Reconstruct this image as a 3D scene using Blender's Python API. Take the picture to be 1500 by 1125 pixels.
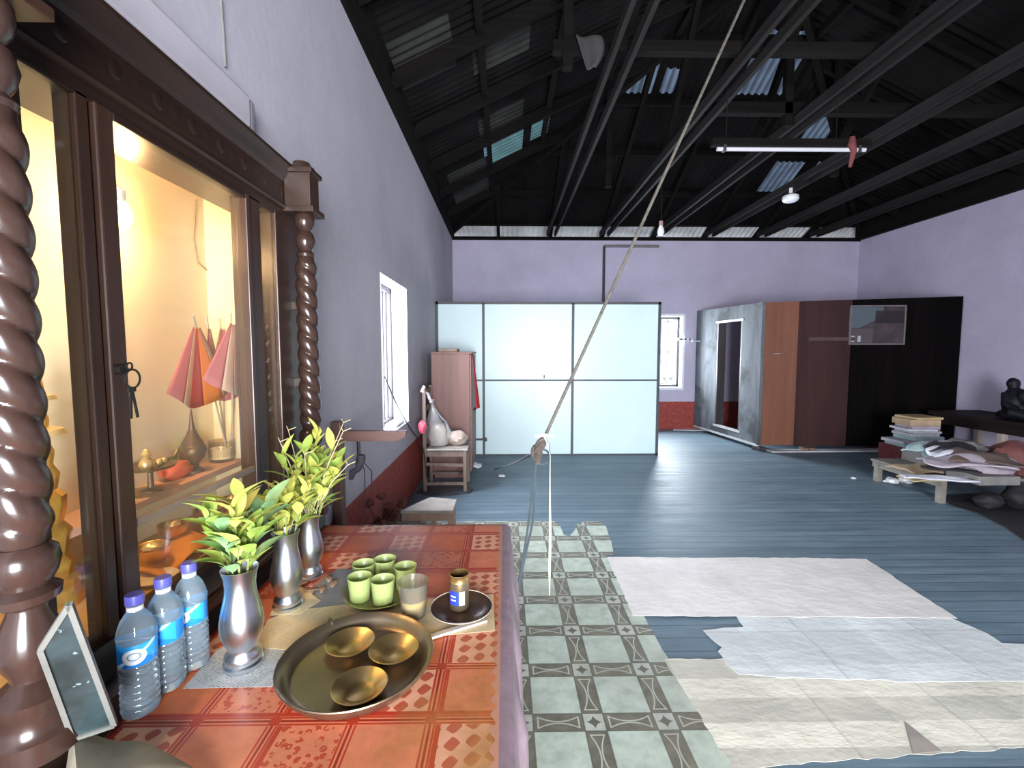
import bpy, bmesh, math, random
from math import sin, cos, pi, radians, sqrt
from mathutils import Vector, Matrix, noise
random.seed(7)
for _o in list(bpy.data.objects):
    bpy.data.objects.remove(_o)
SC = bpy.context.scene
COL = SC.collection

# ------------------------------------------------------------------ camera
F = 668.0
CAM = Vector((0, 0, 1.45))
PITCH, YAW = radians(4.07), radians(-0.86)
cd = bpy.data.cameras.new('camera')
cam = bpy.data.objects.new('camera', cd)
COL.objects.link(cam)
cam.location = CAM
cam.rotation_euler = (pi/2 - PITCH, 0, YAW)
cd.sensor_fit = 'HORIZONTAL'
cd.sensor_width = 36.0
cd.lens = F/1500*36
cd.clip_start = 0.02
SC.camera = cam
ROT = cam.rotation_euler.to_matrix()

# ------------------------------------------------------------------ light
SC.view_settings.view_transform = 'Standard'
SC.view_settings.look = 'None'
SC.view_settings.gamma = 1
SC.view_settings.use_curve_mapping = False
SC.view_settings.exposure = 0.0
w = bpy.data.worlds.new('overcast_sky')
SC.world = w
w.use_nodes = True
bg = w.node_tree.nodes['Background']
bg.inputs[0].default_value = (0.80, 0.88, 1.0, 1)
bg.inputs[1].default_value = 2.2


def area(name, loc, rot, sx, sy, power, col):
    l = bpy.data.lights.new(name, 'AREA')
    l.shape = 'RECTANGLE'
    l.size, l.size_y = sx, sy
    l.energy = power
    l.color = col
    o = bpy.data.objects.new(name, l)
    COL.objects.link(o)
    o.location = loc
    o.rotation_euler = rot
    return o


# daylight standing in each window opening and in the double door behind the photographer
area('daylight_window_left', (-1.30, 4.0, 1.42), (0, -pi/2, 0), 1.25, 0.95, 190, (0.86, 0.90, 1.0))
area('daylight_window_end', (2.81, 8.72, 1.42), (-pi/2, 0, 0), 0.95, 1.25, 260, (0.82, 0.92, 1.0))
area('daylight_rear_door', (0.65, -2.68, 1.2), (pi/2, 0, 0), 1.7, 2.1, 740, (0.90, 0.95, 1.0))


def lamp(name, loc, power, col, r):
    l = bpy.data.lights.new(name, 'POINT')
    l.energy = power
    l.color = col
    l.shadow_soft_size = r
    o = bpy.data.objects.new(name, l)
    COL.objects.link(o)
    o.location = loc
    return o


BULB = (-1.045, 1.285, 1.820)
lamp('shrine_bulb_light', BULB, 118, (1.0, 0.64, 0.31), 0.03)

# ------------------------------------------------------------------ pixel -> point
def ray(px, py):
    return ROT @ Vector(((px-750)/F, (562.5-py)/F, -1))


def P(px, py, X=None, Y=None, Z=None):
    d = ray(px, py)
    if X is not None: t = (X-CAM.x)/d.x
    elif Y is not None: t = (Y-CAM.y)/d.y
    else: t = (Z-CAM.z)/d.z
    return CAM + d*t


def Pplane(px, py, n, c):
    d = ray(px, py)
    n = Vector(n)
    return CAM + d*((c-n.dot(CAM))/n.dot(d))


# ------------------------------------------------------------------ mesh builder
OFF = {}


class MB:
    def __init__(s):
        s.v, s.f = [], []

    def add(s, vs, fs):
        n = len(s.v)
        s.v += [Vector(v) for v in vs]
        s.f += [tuple(n+i for i in f) for f in fs]
        return s

    def box(s, x0, x1, y0, y1, z0, z1):
        vs = [(x0, y0, z0), (x1, y0, z0), (x1, y1, z0), (x0, y1, z0), (x0, y0, z1), (x1, y0, z1), (x1, y1, z1), (x0, y1, z1)]
        return s.add(vs, [(0, 3, 2, 1), (4, 5, 6, 7), (0, 1, 5, 4), (1, 2, 6, 5), (2, 3, 7, 6), (3, 0, 4, 7)])

    def obox(s, c, size, m=None):
        m = m or Matrix.Identity(3)
        hx, hy, hz = [a/2 for a in size]
        c = Vector(c)
        vs = [c + m @ Vector(p) for p in [(-hx, -hy, -hz), (hx, -hy, -hz), (hx, hy, -hz), (-hx, hy, -hz), (-hx, -hy, hz), (hx, -hy, hz), (hx, hy, hz), (-hx, hy, hz)]]
        return s.add(vs, [(0, 3, 2, 1), (4, 5, 6, 7), (0, 1, 5, 4), (1, 2, 6, 5), (2, 3, 7, 6), (3, 0, 4, 7)])

    def bar(s, a, b, wd, ht, up=(0, 0, 1)):
        """rectangular bar from a to b"""
        a, b = Vector(a), Vector(b)
        d = (b-a)
        L = d.length
        d.normalize()
        u = Vector(up)
        sd = d.cross(u)
        if sd.length < 1e-4: sd = d.cross(Vector((1, 0, 0)))
        sd.normalize()
        u = sd.cross(d)
        m = Matrix((sd, d, u)).transposed()
        return s.obox((a+b)/2, (wd, L, ht), m)

    def tube(s, pts, r, seg=8, cap=True):
        pts = [Vector(p) for p in pts]
        n = len(pts)
        rs = r if isinstance(r, (list, tuple)) else [r]*n
        rings = []
        prev = None
        for i, p in enumerate(pts):
            d = (pts[min(i+1, n-1)] - pts[max(i-1, 0)])
            d.normalize()
            if prev is None:
                a = d.cross(Vector((0, 0, 1)))
                if a.length < 1e-3: a = d.cross(Vector((1, 0, 0)))
            else:
                a = prev - d*prev.dot(d)
            a.normalize()
            prev = a
            b = d.cross(a)
            rings.append([p + (a*cos(2*pi*k/seg) + b*sin(2*pi*k/seg))*rs[i] for k in range(seg)])
        vs = [q for rg in rings for q in rg]
        fs = []
        for i in range(n-1):
            for k in range(seg):
                k2 = (k+1) % seg
                fs.append((i*seg+k, i*seg+k2, (i+1)*seg+k2, (i+1)*seg+k))
        if cap:
            fs.append(tuple(range(seg))[::-1])
            fs.append(tuple((n-1)*seg+k for k in range(seg)))
        return s.add(vs, fs)

    def lathe(s, prof, c=(0, 0, 0), seg=32, fn=None, closed=False):
        """prof: (r, z) list; fn(theta, z, r) -> r"""
        c = Vector(c)
        vs, fs = [], []
        for (r, z) in prof:
            for k in range(seg):
                t = 2*pi*k/seg
                rr = fn(t, z, r) if fn else r
                vs.append(c + Vector((rr*cos(t), rr*sin(t), z)))
        n = len(prof)
        for i in range(n-1):
            for k in range(seg):
                k2 = (k+1) % seg
                fs.append((i*seg+k, i*seg+k2, (i+1)*seg+k2, (i+1)*seg+k))
        if not closed:
            if prof[0][0] > 1e-4: fs.append(tuple(range(seg))[::-1])
            if prof[-1][0] > 1e-4: fs.append(tuple((n-1)*seg+k for k in range(seg)))
        else:
            for k in range(seg):
                k2 = (k+1) % seg
                fs.append(((n-1)*seg+k, (n-1)*seg+k2, k2, k))
        return s.add(vs, fs)

    def grid(s, fn, nu, nv):
        vs = [fn(i/nu, j/nv) for j in range(nv+1) for i in range(nu+1)]
        fs = [(j*(nu+1)+i, j*(nu+1)+i+1, (j+1)*(nu+1)+i+1, (j+1)*(nu+1)+i) for j in range(nv) for i in range(nu)]
        return s.add(vs, fs)

    def slab(s, pts, z0, z1):
        """extruded outline (list of xy)"""
        n = len(pts)
        vs = [(p[0], p[1], z0) for p in pts] + [(p[0], p[1], z1) for p in pts]
        fs = [tuple(range(n))[::-1], tuple(range(n, 2*n))]
        fs += [(i, (i+1) % n, n+(i+1) % n, n+i) for i in range(n)]
        return s.add(vs, fs)

    def ball(s, c, r, nu=16, nv=10, sc=(1, 1, 1), lump=0, seed=0):
        c = Vector(c)
        vs, fs = [], []
        for j in range(nv+1):
            ph = pi*j/nv
            for i in range(nu):
                t = 2*pi*i/nu
                d = Vector((sin(ph)*cos(t), sin(ph)*sin(t), -cos(ph)))
                k = 1 + lump*noise.noise(d*1.7 + Vector((seed, seed*2.1, 0))) if lump else 1
                vs.append(c + Vector((d.x*sc[0], d.y*sc[1], d.z*sc[2]))*r*k)
        for j in range(nv):
            for i in range(nu):
                i2 = (i+1) % nu
                fs.append((j*nu+i, j*nu+i2, (j+1)*nu+i2, (j+1)*nu+i))
        return s.add(vs, fs)

    def build(s, name, mat, parent=None, origin=None, smooth=False, bevel=0, solid=0, sub=0):
        me = bpy.data.meshes.new(name)
        if parent is not None:
            off = Vector(OFF[parent])
            loc = Vector((0, 0, 0))
        else:
            if origin is None:
                xs = [v.x for v in s.v]; ys = [v.y for v in s.v]; zs = [v.z for v in s.v]
                origin = ((min(xs)+max(xs))/2, (min(ys)+max(ys))/2, min(zs))
            off = Vector(origin)
            loc = off
        me.from_pydata([v-off for v in s.v], [], s.f)
        bm = bmesh.new()
        bm.from_mesh(me)
        bmesh.ops.remove_doubles(bm, verts=bm.verts, dist=1e-5)
        bmesh.ops.recalc_face_normals(bm, faces=bm.faces)
        bm.to_mesh(me)
        bm.free()
        if smooth:
            for p in me.polygons: p.use_smooth = True
        o = bpy.data.objects.new(name, me)
        COL.objects.link(o)
        me.materials.append(mat)
        o.location = loc
        if parent is not None: o.parent = parent
        OFF[o] = off
        if solid:
            m = o.modifiers.new('thickness', 'SOLIDIFY'); m.thickness = solid; m.offset = 0
        if bevel:
            m = o.modifiers.new('edges', 'BEVEL'); m.width = bevel; m.segments = 2; m.limit_method = 'ANGLE'
        if sub:
            m = o.modifiers.new('smoothing', 'SUBSURF'); m.levels = sub; m.render_levels = sub
        if smooth:
            try:
                me.set_sharp_from_angle(angle=radians(42))
            except Exception:
                pass
        return o


def tag(o, label=None, cat=None, group=None, kind=None):
    if label: o['label'] = label
    if cat: o['category'] = cat
    if group: o['group'] = group
    if kind: o['kind'] = kind
    return o


def thing(name, loc, label, cat, group=None):
    o = bpy.data.objects.new(name, None)
    o.empty_display_size = 0.05
    COL.objects.link(o)
    o.location = loc
    OFF[o] = Vector(loc)
    return tag(o, label, cat, group)


def struct(o):
    o['kind'] = 'structure'
    return o


def copy_thing(src, loc, rz=None, label=None):
    def cp(o, par):
        c = o.copy()
        COL.objects.link(c)
        if par is not None: c.parent = par
        for ch in o.children:
            cp(ch, c)
        return c
    r = cp(src, None)
    r.location = loc
    if rz is not None: r.rotation_euler[2] = rz
    if label: r['label'] = label
    OFF[r] = Vector(loc)
    return r


# ------------------------------------------------------------------ materials
def new_mat(name):
    m = bpy.data.materials.new(name)
    m.use_nodes = True
    nt = m.node_tree
    return m, nt, nt.nodes['Principled BSDF']


class E:
    """small expression builder for shader maths"""
    nt = None

    def __init__(s, k): s.k = k

    def _op(s, op, *a):
        n = E.nt.nodes.new('ShaderNodeMath')
        n.operation = op
        for i, x in enumerate((s,)+a):
            x = x.k if isinstance(x, E) else x
            if isinstance(x, (int, float)): n.inputs[i].default_value = x
            else: E.nt.links.new(x, n.inputs[i])
        return E(n.outputs[0])
    def __add__(s, o): return s._op('ADD', o)
    def __sub__(s, o): return s._op('SUBTRACT', o)
    def __mul__(s, o): return s._op('MULTIPLY', o)
    def __truediv__(s, o): return s._op('DIVIDE', o)
    def abs(s): return s._op('ABSOLUTE')
    def frac(s): return s._op('FRACT')
    def floor(s): return s._op('FLOOR')
    def lt(s, o): return s._op('LESS_THAN', o)
    def gt(s, o): return s._op('GREATER_THAN', o)
    def min(s, o): return s._op('MINIMUM', o)
    def max(s, o): return s._op('MAXIMUM', o)
    def pow(s, o): return s._op('POWER', o)
    def sin(s): return s._op('SINE')
    def inv(s): return E(1.0)._op('SUBTRACT', s)


def L(nt, a, b): nt.links.new(a, b)


def coords(nt, scale=(1, 1, 1), kind='Object', rot=(0, 0, 0)):
    tc = nt.nodes.new('ShaderNodeTexCoord')
    mp = nt.nodes.new('ShaderNodeMapping')
    mp.inputs['Scale'].default_value = scale
    mp.inputs['Rotation'].default_value = rot
    L(nt, tc.outputs[kind], mp.inputs['Vector'])
    return mp.outputs[0]


def noise_node(nt, vec, scale, detail=4, rough=0.55):
    n = nt.nodes.new('ShaderNodeTexNoise')
    n.inputs['Scale'].default_value = scale
    n.inputs['Detail'].default_value = detail
    n.inputs['Roughness'].default_value = rough
    L(nt, vec, n.inputs['Vector'])
    return n.outputs['Fac']


def mixc(nt, fac, a, b, blend='MIX'):
    n = nt.nodes.new('ShaderNodeMix')
    n.data_type = 'RGBA'
    n.blend_type = blend
    for i, x in ((0, fac), (6, a), (7, b)):
        x = x.k if isinstance(x, E) else x
        if isinstance(x, (int, float)): n.inputs[i].default_value = x
        elif isinstance(x, tuple): n.inputs[i].default_value = x if len(x) == 4 else x+(1,)
        else: L(nt, x, n.inputs[i])
    return n.outputs[2]


def ramp(nt, fac, stops):
    n = nt.nodes.new('ShaderNodeValToRGB')
    while len(n.color_ramp.elements) < len(stops): n.color_ramp.elements.new(0.5)
    for e, (p, c) in zip(n.color_ramp.elements, stops):
        e.position = p
        e.color = c if len(c) == 4 else c+(1,)
    L(nt, fac.k if isinstance(fac, E) else fac, n.inputs[0])
    return n.outputs[0]


def bump(nt, b, h, strength, dist=0.01):
    n = nt.nodes.new('ShaderNodeBump')
    n.inputs['Strength'].default_value = strength
    n.inputs['Distance'].default_value = dist
    L(nt, h.k if isinstance(h, E) else h, n.inputs['Height'])
    L(nt, n.outputs[0], b.inputs['Normal'])


def sh(c, k): return tuple(min(1, x*k) for x in c)


def mat(name, col, rough=0.6, metal=0.0, var=0.2, vs=8, bmp=0.0, bs=60, stretch=(1, 1, 1), spec=0.5):
    m, nt, b = new_mat(name)
    v = coords(nt, stretch)
    f = noise_node(nt, v, vs)
    c = ramp(nt, f, [(0.3, sh(col, 1-var)), (0.7, sh(col, 1+var))])
    L(nt, c, b.inputs['Base Color'])
    b.inputs['Roughness'].default_value = rough
    b.inputs['Metallic'].default_value = metal
    b.inputs['Specular IOR Level'].default_value = spec
    if bmp:
        bump(nt, b, noise_node(nt, v, bs, 5), bmp)
    return m


def wood(name, c1, c2, axis='z', rough=0.45, scale=9, bmp=0.15, spec=.5):
    st = {'x': (0.07, 1, 1), 'y': (1, 0.07, 1), 'z': (1, 1, 0.07)}[axis]
    m, nt, b = new_mat(name)
    v = coords(nt, st)
    f = noise_node(nt, v, scale*4, 6, 0.65)
    f2 = noise_node(nt, v, scale*0.8, 3)
    c = ramp(nt, f, [(0.32, c1), (0.68, c2)])
    c = mixc(nt, 0.35, c, ramp(nt, f2, [(0.35, sh(c1, 0.7)), (0.65, sh(c2, 1.15))]))
    L(nt, c, b.inputs['Base Color'])
    b.inputs['Roughness'].default_value = rough
    b.inputs['Specular IOR Level'].default_value = spec
    if bmp: bump(nt, b, f, bmp, 0.004)
    return m


def clear_mat(name, tint, haze=0.05, hazecol=(0.9, 0.85, 0.7), gloss=0.08):
    """thin pane: see-through, a little dust, a mirror share at grazing angles"""
    m, nt, b = new_mat(name)
    nt.nodes.remove(b)
    out = nt.nodes['Material Output']
    t = nt.nodes.new('ShaderNodeBsdfTransparent'); t.inputs[0].default_value = tint+(1,)
    d = nt.nodes.new('ShaderNodeBsdfTranslucent'); d.inputs[0].default_value = hazecol+(1,)
    d2 = nt.nodes.new('ShaderNodeBsdfDiffuse'); d2.inputs[0].default_value = hazecol+(1,)
    g = nt.nodes.new('ShaderNodeBsdfGlossy'); g.inputs['Roughness'].default_value = 0.05
    lw = nt.nodes.new('ShaderNodeLayerWeight'); lw.inputs[0].default_value = 0.25
    E.nt = nt
    dust = E(noise_node(nt, coords(nt), 5, 5))*haze*2
    mx0 = nt.nodes.new('ShaderNodeMixShader'); mx0.inputs[0].default_value = 0.5
    L(nt, d.outputs[0], mx0.inputs[1]); L(nt, d2.outputs[0], mx0.inputs[2])
    mx = nt.nodes.new('ShaderNodeMixShader')
    L(nt, dust.k, mx.inputs[0]); L(nt, t.outputs[0], mx.inputs[1]); L(nt, mx0.outputs[0], mx.inputs[2])
    k = E(lw.outputs['Fresnel'])*gloss*6
    k = k.min(0.6)
    mx2 = nt.nodes.new('ShaderNodeMixShader')
    L(nt, k.k, mx2.inputs[0]); L(nt, mx.outputs[0], mx2.inputs[1]); L(nt, g.outputs[0], mx2.inputs[2])
    L(nt, mx2.outputs[0], out.inputs[0])
    return m


def translucent_mat(name, col, k=0.6, axis=0):
    m, nt, b = new_mat(name)
    E.nt = nt
    out = nt.nodes['Material Output']
    t = nt.nodes.new('ShaderNodeBsdfTranslucent')
    v = coords(nt)
    s_ = nt.nodes.new('ShaderNodeSeparateXYZ'); L(nt, v, s_.inputs[0])
    c = ramp(nt, noise_node(nt, v, 4), [(0.3, sh(col, 0.6)), (0.7, sh(col, 1.1))])
    rib_shade = ((E(s_.outputs[axis])*(2*pi/0.09)).sin()*.5+.5)  # shading of the corrugation painted in as dark stripes
    c = mixc(nt, rib_shade*.8, c, sh(col, .18))
    L(nt, c, t.inputs[0]); L(nt, c, b.inputs['Base Color'])
    b.inputs['Roughness'].default_value = 0.6
    mx = nt.nodes.new('ShaderNodeMixShader'); mx.inputs[0].default_value = k
    L(nt, b.outputs[0], mx.inputs[1]); L(nt, t.outputs[0], mx.inputs[2]); L(nt, mx.outputs[0], out.inputs[0])
    return m


def wall_mat(name, col, dado=(0.36, 0.055, 0.042), top=0.52):
    m, nt, b = new_mat(name)
    E.nt = nt
    g = nt.nodes.new('ShaderNodeNewGeometry')
    s = nt.nodes.new('ShaderNodeSeparateXYZ')
    L(nt, g.outputs['Position'], s.inputs[0])
    f = noise_node(nt, g.outputs['Position'], 1.6, 5)
    f2 = noise_node(nt, g.outputs['Position'], 22, 6)
    c = ramp(nt, f, [(0.3, sh(col, 0.88)), (0.7, sh(col, 1.08))])
    c = mixc(nt, 0.12, c, ramp(nt, f2, [(0.35, sh(col, 0.6)), (0.6, col)]))
    # damp runs below the window line
    d = ramp(nt, f2, [(0.3, sh(dado, 0.55)), (0.7, sh(dado, 1.2))])
    c = mixc(nt, E(s.outputs[2]).lt(top), c, d)
    L(nt, c, b.inputs['Base Color'])
    b.inputs['Roughness'].default_value = 0.75
    bump(nt, b, f2, 0.12, 0.01)
    return m


M = {}
M['wall'] = wall_mat('lilac_limewash', (0.455, 0.425, 0.475))
M['wall_end'] = wall_mat('mauve_limewash', (0.50, 0.445, 0.58))
M['reveal'] = mat('white_plaster', (0.80, 0.80, 0.85), 0.7, var=0.06)
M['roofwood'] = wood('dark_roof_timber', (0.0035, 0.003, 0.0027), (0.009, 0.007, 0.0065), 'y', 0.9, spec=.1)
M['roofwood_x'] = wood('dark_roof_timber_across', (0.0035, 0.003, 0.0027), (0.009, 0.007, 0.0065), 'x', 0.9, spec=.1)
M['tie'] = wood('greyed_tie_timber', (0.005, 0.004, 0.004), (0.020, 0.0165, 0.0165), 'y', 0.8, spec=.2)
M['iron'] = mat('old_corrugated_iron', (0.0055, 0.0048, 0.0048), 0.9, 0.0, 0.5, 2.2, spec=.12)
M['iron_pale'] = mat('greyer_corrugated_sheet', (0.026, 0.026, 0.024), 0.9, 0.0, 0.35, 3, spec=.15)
M['iron_eave'] = mat('daylit_eave_sheet', (0.62, 0.63, 0.64), 0.6, 0.0, 0.25, 3)  # same roof sheet, daylight put into its paler colour
M['skylight'] = translucent_mat('translucent_roof_sheet', (0.10, 0.125, 0.165), 0.85)
M['skylight_cyan'] = translucent_mat('cyan_roof_sheet', (0.095, 0.175, 0.175), 0.85, 1)
M['shrinewood'] = wood('shrine_dark_teak', (0.020, 0.0095, 0.006), (0.046, 0.022, 0.0145), 'z', 0.36)
M['shrinewood_y'] = wood('shrine_dark_teak_rail', (0.015, 0.0075, 0.005), (0.036, 0.0175, 0.0115), 'y', 0.36)
M['turned'] = wood('polished_turned_teak', (0.022, 0.011, 0.008), (0.046, 0.025, 0.0195), 'z', 0.22, 6, 0.05)
M['niche'] = mat('cream_painted_niche', (0.78, 0.68, 0.47), 0.7, var=0.06, vs=3)
M['pane'] = clear_mat('dusty_pane', (0.97, 0.95, 0.90), 0.03, gloss=0.018)
M['steel_frame'] = mat('dark_grey_frame', (0.05, 0.055, 0.065), 0.5, var=0.2)
M['panel'] = mat('pale_cyan_board', (0.60, 0.74, 0.76), 0.35, var=0.04, vs=1.5)
M['black'] = mat('black_plastic', (0.012, 0.012, 0.014), 0.4)
M['darkiron'] = mat('dark_metal', (0.05, 0.045, 0.04), 0.4, 0.8)
M['white'] = mat('white_plastic', (0.75, 0.75, 0.77), 0.35, var=0.05)

# ================================================================== the room
WX0, WX1, WY0, WY1, ZT = -0.95, 6.48, -2.6, 8.4, 3.49
ZR, TAN, XM = 3.73, 0.47, (-0.95+6.48)/2
TH = 0.22

# ---- floor boards
m, nt, b = new_mat('blue_grey_painted_boards')
E.nt = nt
v = coords(nt)
s = nt.nodes.new('ShaderNodeSeparateXYZ'); L(nt, v, s.inputs[0])
pw = 0.105
row = (E(s.outputs[1])/pw).floor()
fr = (E(s.outputs[1])/pw).frac()
seam = (fr-0.5).abs().gt(0.47)
cb = nt.nodes.new('ShaderNodeCombineXYZ')
L(nt, (row*7.31).k, cb.inputs[0]); L(nt, row.k, cb.inputs[1])
wn = nt.nodes.new('ShaderNodeTexWhiteNoise'); wn.noise_dimensions = '2D'; L(nt, cb.outputs[0], wn.inputs['Vector'])
st = coords(nt, (0.35, 3.2, 1))
n1 = noise_node(nt, st, 4.5, 7, 0.68)
n2 = noise_node(nt, coords(nt, (0.8, 1.4, 1)), 2.2, 4)
n3 = noise_node(nt, coords(nt, (0.22, 9, 1)), 9, 3, 0.6)
c = ramp(nt, n1, [(0.30, (0.085, 0.135, 0.175)), (0.52, (0.15, 0.225, 0.28)), (0.75, (0.28, 0.37, 0.42))])
c = mixc(nt, 0.35, c, ramp(nt, n2, [(0.3, (0.085, 0.145, 0.185)), (0.7, (0.22, 0.30, 0.335))]))
c = mixc(nt, E(wn.outputs[0])*0.3, c, (0.05, 0.08, 0.115))
c = mixc(nt, E(n3).gt(0.66)*0.35, c, (0.36, 0.42, 0.46))
c = mixc(nt, seam*0.7, c, (0.02, 0.03, 0.04))
L(nt, c, b.inputs['Base Color'])
r = E(n1)*0.5+0.30
L(nt, r.k, b.inputs['Roughness'])
hh = E(n3)*0.4 + seam.inv()*0.9 + E(n1)*0.5
bump(nt, b, hh, 0.22, 0.01)
M['floor'] = m
o = MB().box(WX0-TH, WX1+TH, WY0-TH, WY1+TH, -0.12, 0).build('floor', m, origin=(0, 0, 0)); struct(o)
M['ground'] = mat('outside_earth', (0.32, 0.30, 0.26), 0.9)
o = MB().box(-30, 36, -25, 40, -0.9, -0.8).build('ground_outside', M['ground'], origin=(0, 0, 0)); struct(o)

# ---- walls
WIN_L = (3.53, 4.44, 0.77, 2.05)
WIN_E = (2.36, 3.27, 0.78, 2.10)
NICHE = (0.60, 1.74, 0.86, 2.03)
wl = MB()
xa, xb = WX0-TH, WX0
wl.box(xa, xb, WY0-TH, NICHE[0], 0, ZT)
wl.box(xa, xb, NICHE[0], NICHE[1], 0, NICHE[2]).box(xa, xb, NICHE[0], NICHE[1], NICHE[3], ZT)
wl.box(xa, xb, NICHE[1], WIN_L[0], 0, ZT)
wl.box(xa, xb, WIN_L[0], WIN_L[1], 0, WIN_L[2]).box(xa, xb, WIN_L[0], WIN_L[1], WIN_L[3], ZT)
wl.box(xa, xb, WIN_L[1], WY1, 0, ZT)
struct(wl.build('wall_left', M['wall'], origin=(0, 0, 0)))
we = MB()
we.box(WX0-TH, WIN_E[0], WY1, WY1+TH, 0, ZT).box(WIN_E[1], WX1+TH, WY1, WY1+TH, 0, ZT)
we.box(WIN_E[0], WIN_E[1], WY1, WY1+TH, 0, WIN_E[2]).box(WIN_E[0], WIN_E[1], WY1, WY1+TH, WIN_E[3], ZT)
struct(we.build('wall_far', M['wall_end'], origin=(0, 0, 0)))
M['wall_plain'] = wall_mat('plain_mauve_limewash', (0.50, 0.445, 0.58), top=-1)
struct(MB().box(WX1, WX1+TH, WY0-TH, WY1, 0, ZT).build('wall_right', M['wall_plain'], origin=(0, 0, 0)))
wr = MB()
DOOR = (-0.25, 1.55, 2.25)
wr.box(WX0, DOOR[0], WY0-TH, WY0, 0, ZT).box(DOOR[1], WX1, WY0-TH, WY0, 0, ZT).box(DOOR[0], DOOR[1], WY0-TH, WY0, DOOR[2], ZT)
wr.add([(WX0-0.4, WY0-0.1, ZT), (WX1+0.4, WY0-0.1, ZT), (XM, WY0-0.1, ZR+TAN*(XM-WX0)), (WX0-0.4, WY0-0.2, ZT), (WX1+0.4, WY0-0.2, ZT), (XM, WY0-0.2, ZR+TAN*(XM-WX0))], [(0, 1, 2), (5, 4, 3)])
struct(wr.build('wall_rear', M['wall_end'], origin=(0, 0, 0)))

# ---- window reveals, frames, leaves and bars
M['winframe'] = wood('dark_window_wood', (0.030, 0.027, 0.030), (0.07, 0.062, 0.065), 'z', 0.5)
M['shutter'] = mat('pale_painted_shutter', (0.55, 0.55, 0.60), 0.5, var=0.1)
M['bars'] = mat('grey_window_bar', (0.05, 0.05, 0.06), 0.5, 0.4)


def window(name, y0, y1, z0, z1, xin, xout, T):
    """built along the left wall, then mapped by T (a function on points)"""
    def mk(mb): mb.v = [Vector(T(p)) for p in mb.v]; return mb
    fx0, fx1 = xout+0.02, xout+0.08
    root = struct(mk(MB().box(fx0, fx1, y0, y0+.05, z0, z1).box(fx0, fx1, y1-.05, y1, z0, z1).box(fx0, fx1, y0, y1, z0, z0+.05).box(fx0, fx1, y0, y1, z1-.05, z1).box(fx0+.005, fx1-.005, (y0+y1)/2-.02, (y0+y1)/2+.02, z0, z1)).build(name, M['winframe'], origin=(0, 0, 0)))
    rv = MB()
    e = 0.006
    rv.box(fx1, xin+e, y0-.002, y0+e, z0, z1).box(fx1, xin+e, y1-e, y1+.002, z0, z1).box(fx1, xin+e, y0, y1, z1-e, z1+.002).box(fx1, xin+e*2, y0, y1, z0-.002, z0+e)
    mk(rv).build('reveal', M['reveal'], root)
    n = 7
    for k in range(n):
        y = y0+.05+(y1-y0-.1)*(k+.5)/n
        mk(MB().tube([(fx0+.03, y, z0+.05), (fx0+.03, y, z1-.05)], .010, 6)).build('window_bar', M['bars'], root)
    # casement leaf folded outward at the far jamb, a second one half open
    for (ya, ang) in ((y1-.05, 1.0), (y0+.05, -1.0)):
        lf = MB()
        wdt = 0.40
        d = Vector((-sin(1.25), -ang*cos(1.25), 0))
        a = Vector((fx0, ya, 0))
        bq = a + d*wdt
        for t0, t1 in ((0, .1), (.45, .55), (.9, 1)):
            p, q = a+d*wdt*t0, a+d*wdt*t1
            lf.bar((p.x, p.y, (z0+z1)/2), (q.x, q.y, (z0+z1)/2), .025, z1-z0-.1)
        for zz in (z0+.08, (z0+z1)/2, z1-.08):
            lf.bar((a.x, a.y, zz), (bq.x, bq.y, zz), .025, .06)
        mk(lf).build('casement', M['shutter'], root)
    return root


window('window_1', *WIN_L, WX0, WX0-TH, lambda p: p)
# far wall: map (x, y, z) on the left wall to (y, -x..): depth runs with +Y
window('window_2', WIN_E[0], WIN_E[1], WIN_E[2], WIN_E[3], WX0, WX0-TH, lambda p: (p[1], WY1-(p[0]-WX0), p[2]))
fr = MB()
a, bq, c0, c1 = WIN_E
fr.box(a-.04, a, WY1-.015, WY1, c0-.04, c1+.04).box(bq, bq+.04, WY1-.015, WY1, c0-.04, c1+.04).box(a, bq, WY1-.015, WY1, c1, c1+.04).box(a, bq, WY1-.015, WY1, c0-.04, c0)
struct(fr.build('trim_1', M['reveal'], origin=(0, 0, 0)))

# ---- roof: three slopes of corrugated sheet with see-through sheets let in
PER, AMP, DIV = 0.09, 0.012, 8
HIPN = (0, TAN, 1)
HIPC = ZR+TAN*WY1
LEFTN = (-TAN, 0, 1)
LEFTC = ZR-TAN*WX0


def hip_uv(px, py):
    p = Pplane(px, py, HIPN, HIPC)
    return p.x, WY1-p.y


def left_uv(px, py):
    p = Pplane(px, py, LEFTN, LEFTC)
    return p.y, p.x-WX0


def rect(fn, x0, y0, x1, y1, kind):
    q = [fn(x0, y0), fn(x1, y0), fn(x0, y1), fn(x1, y1)]
    us = sorted(p[0] for p in q); vs_ = sorted(p[1] for p in q)
    return ((us[0]+us[1])/2, (us[2]+us[3])/2, (vs_[0]+vs_[1])/2, (vs_[2]+vs_[3])/2, kind)


def hrect(xl, xr, yt, yb, kind):
    ym = (yt+yb)/2
    return (hip_uv(xl, ym)[0], hip_uv(xr, ym)[0], hip_uv((xl+xr)/2, yb)[1], hip_uv((xl+xr)/2, yt)[1], kind)


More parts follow.
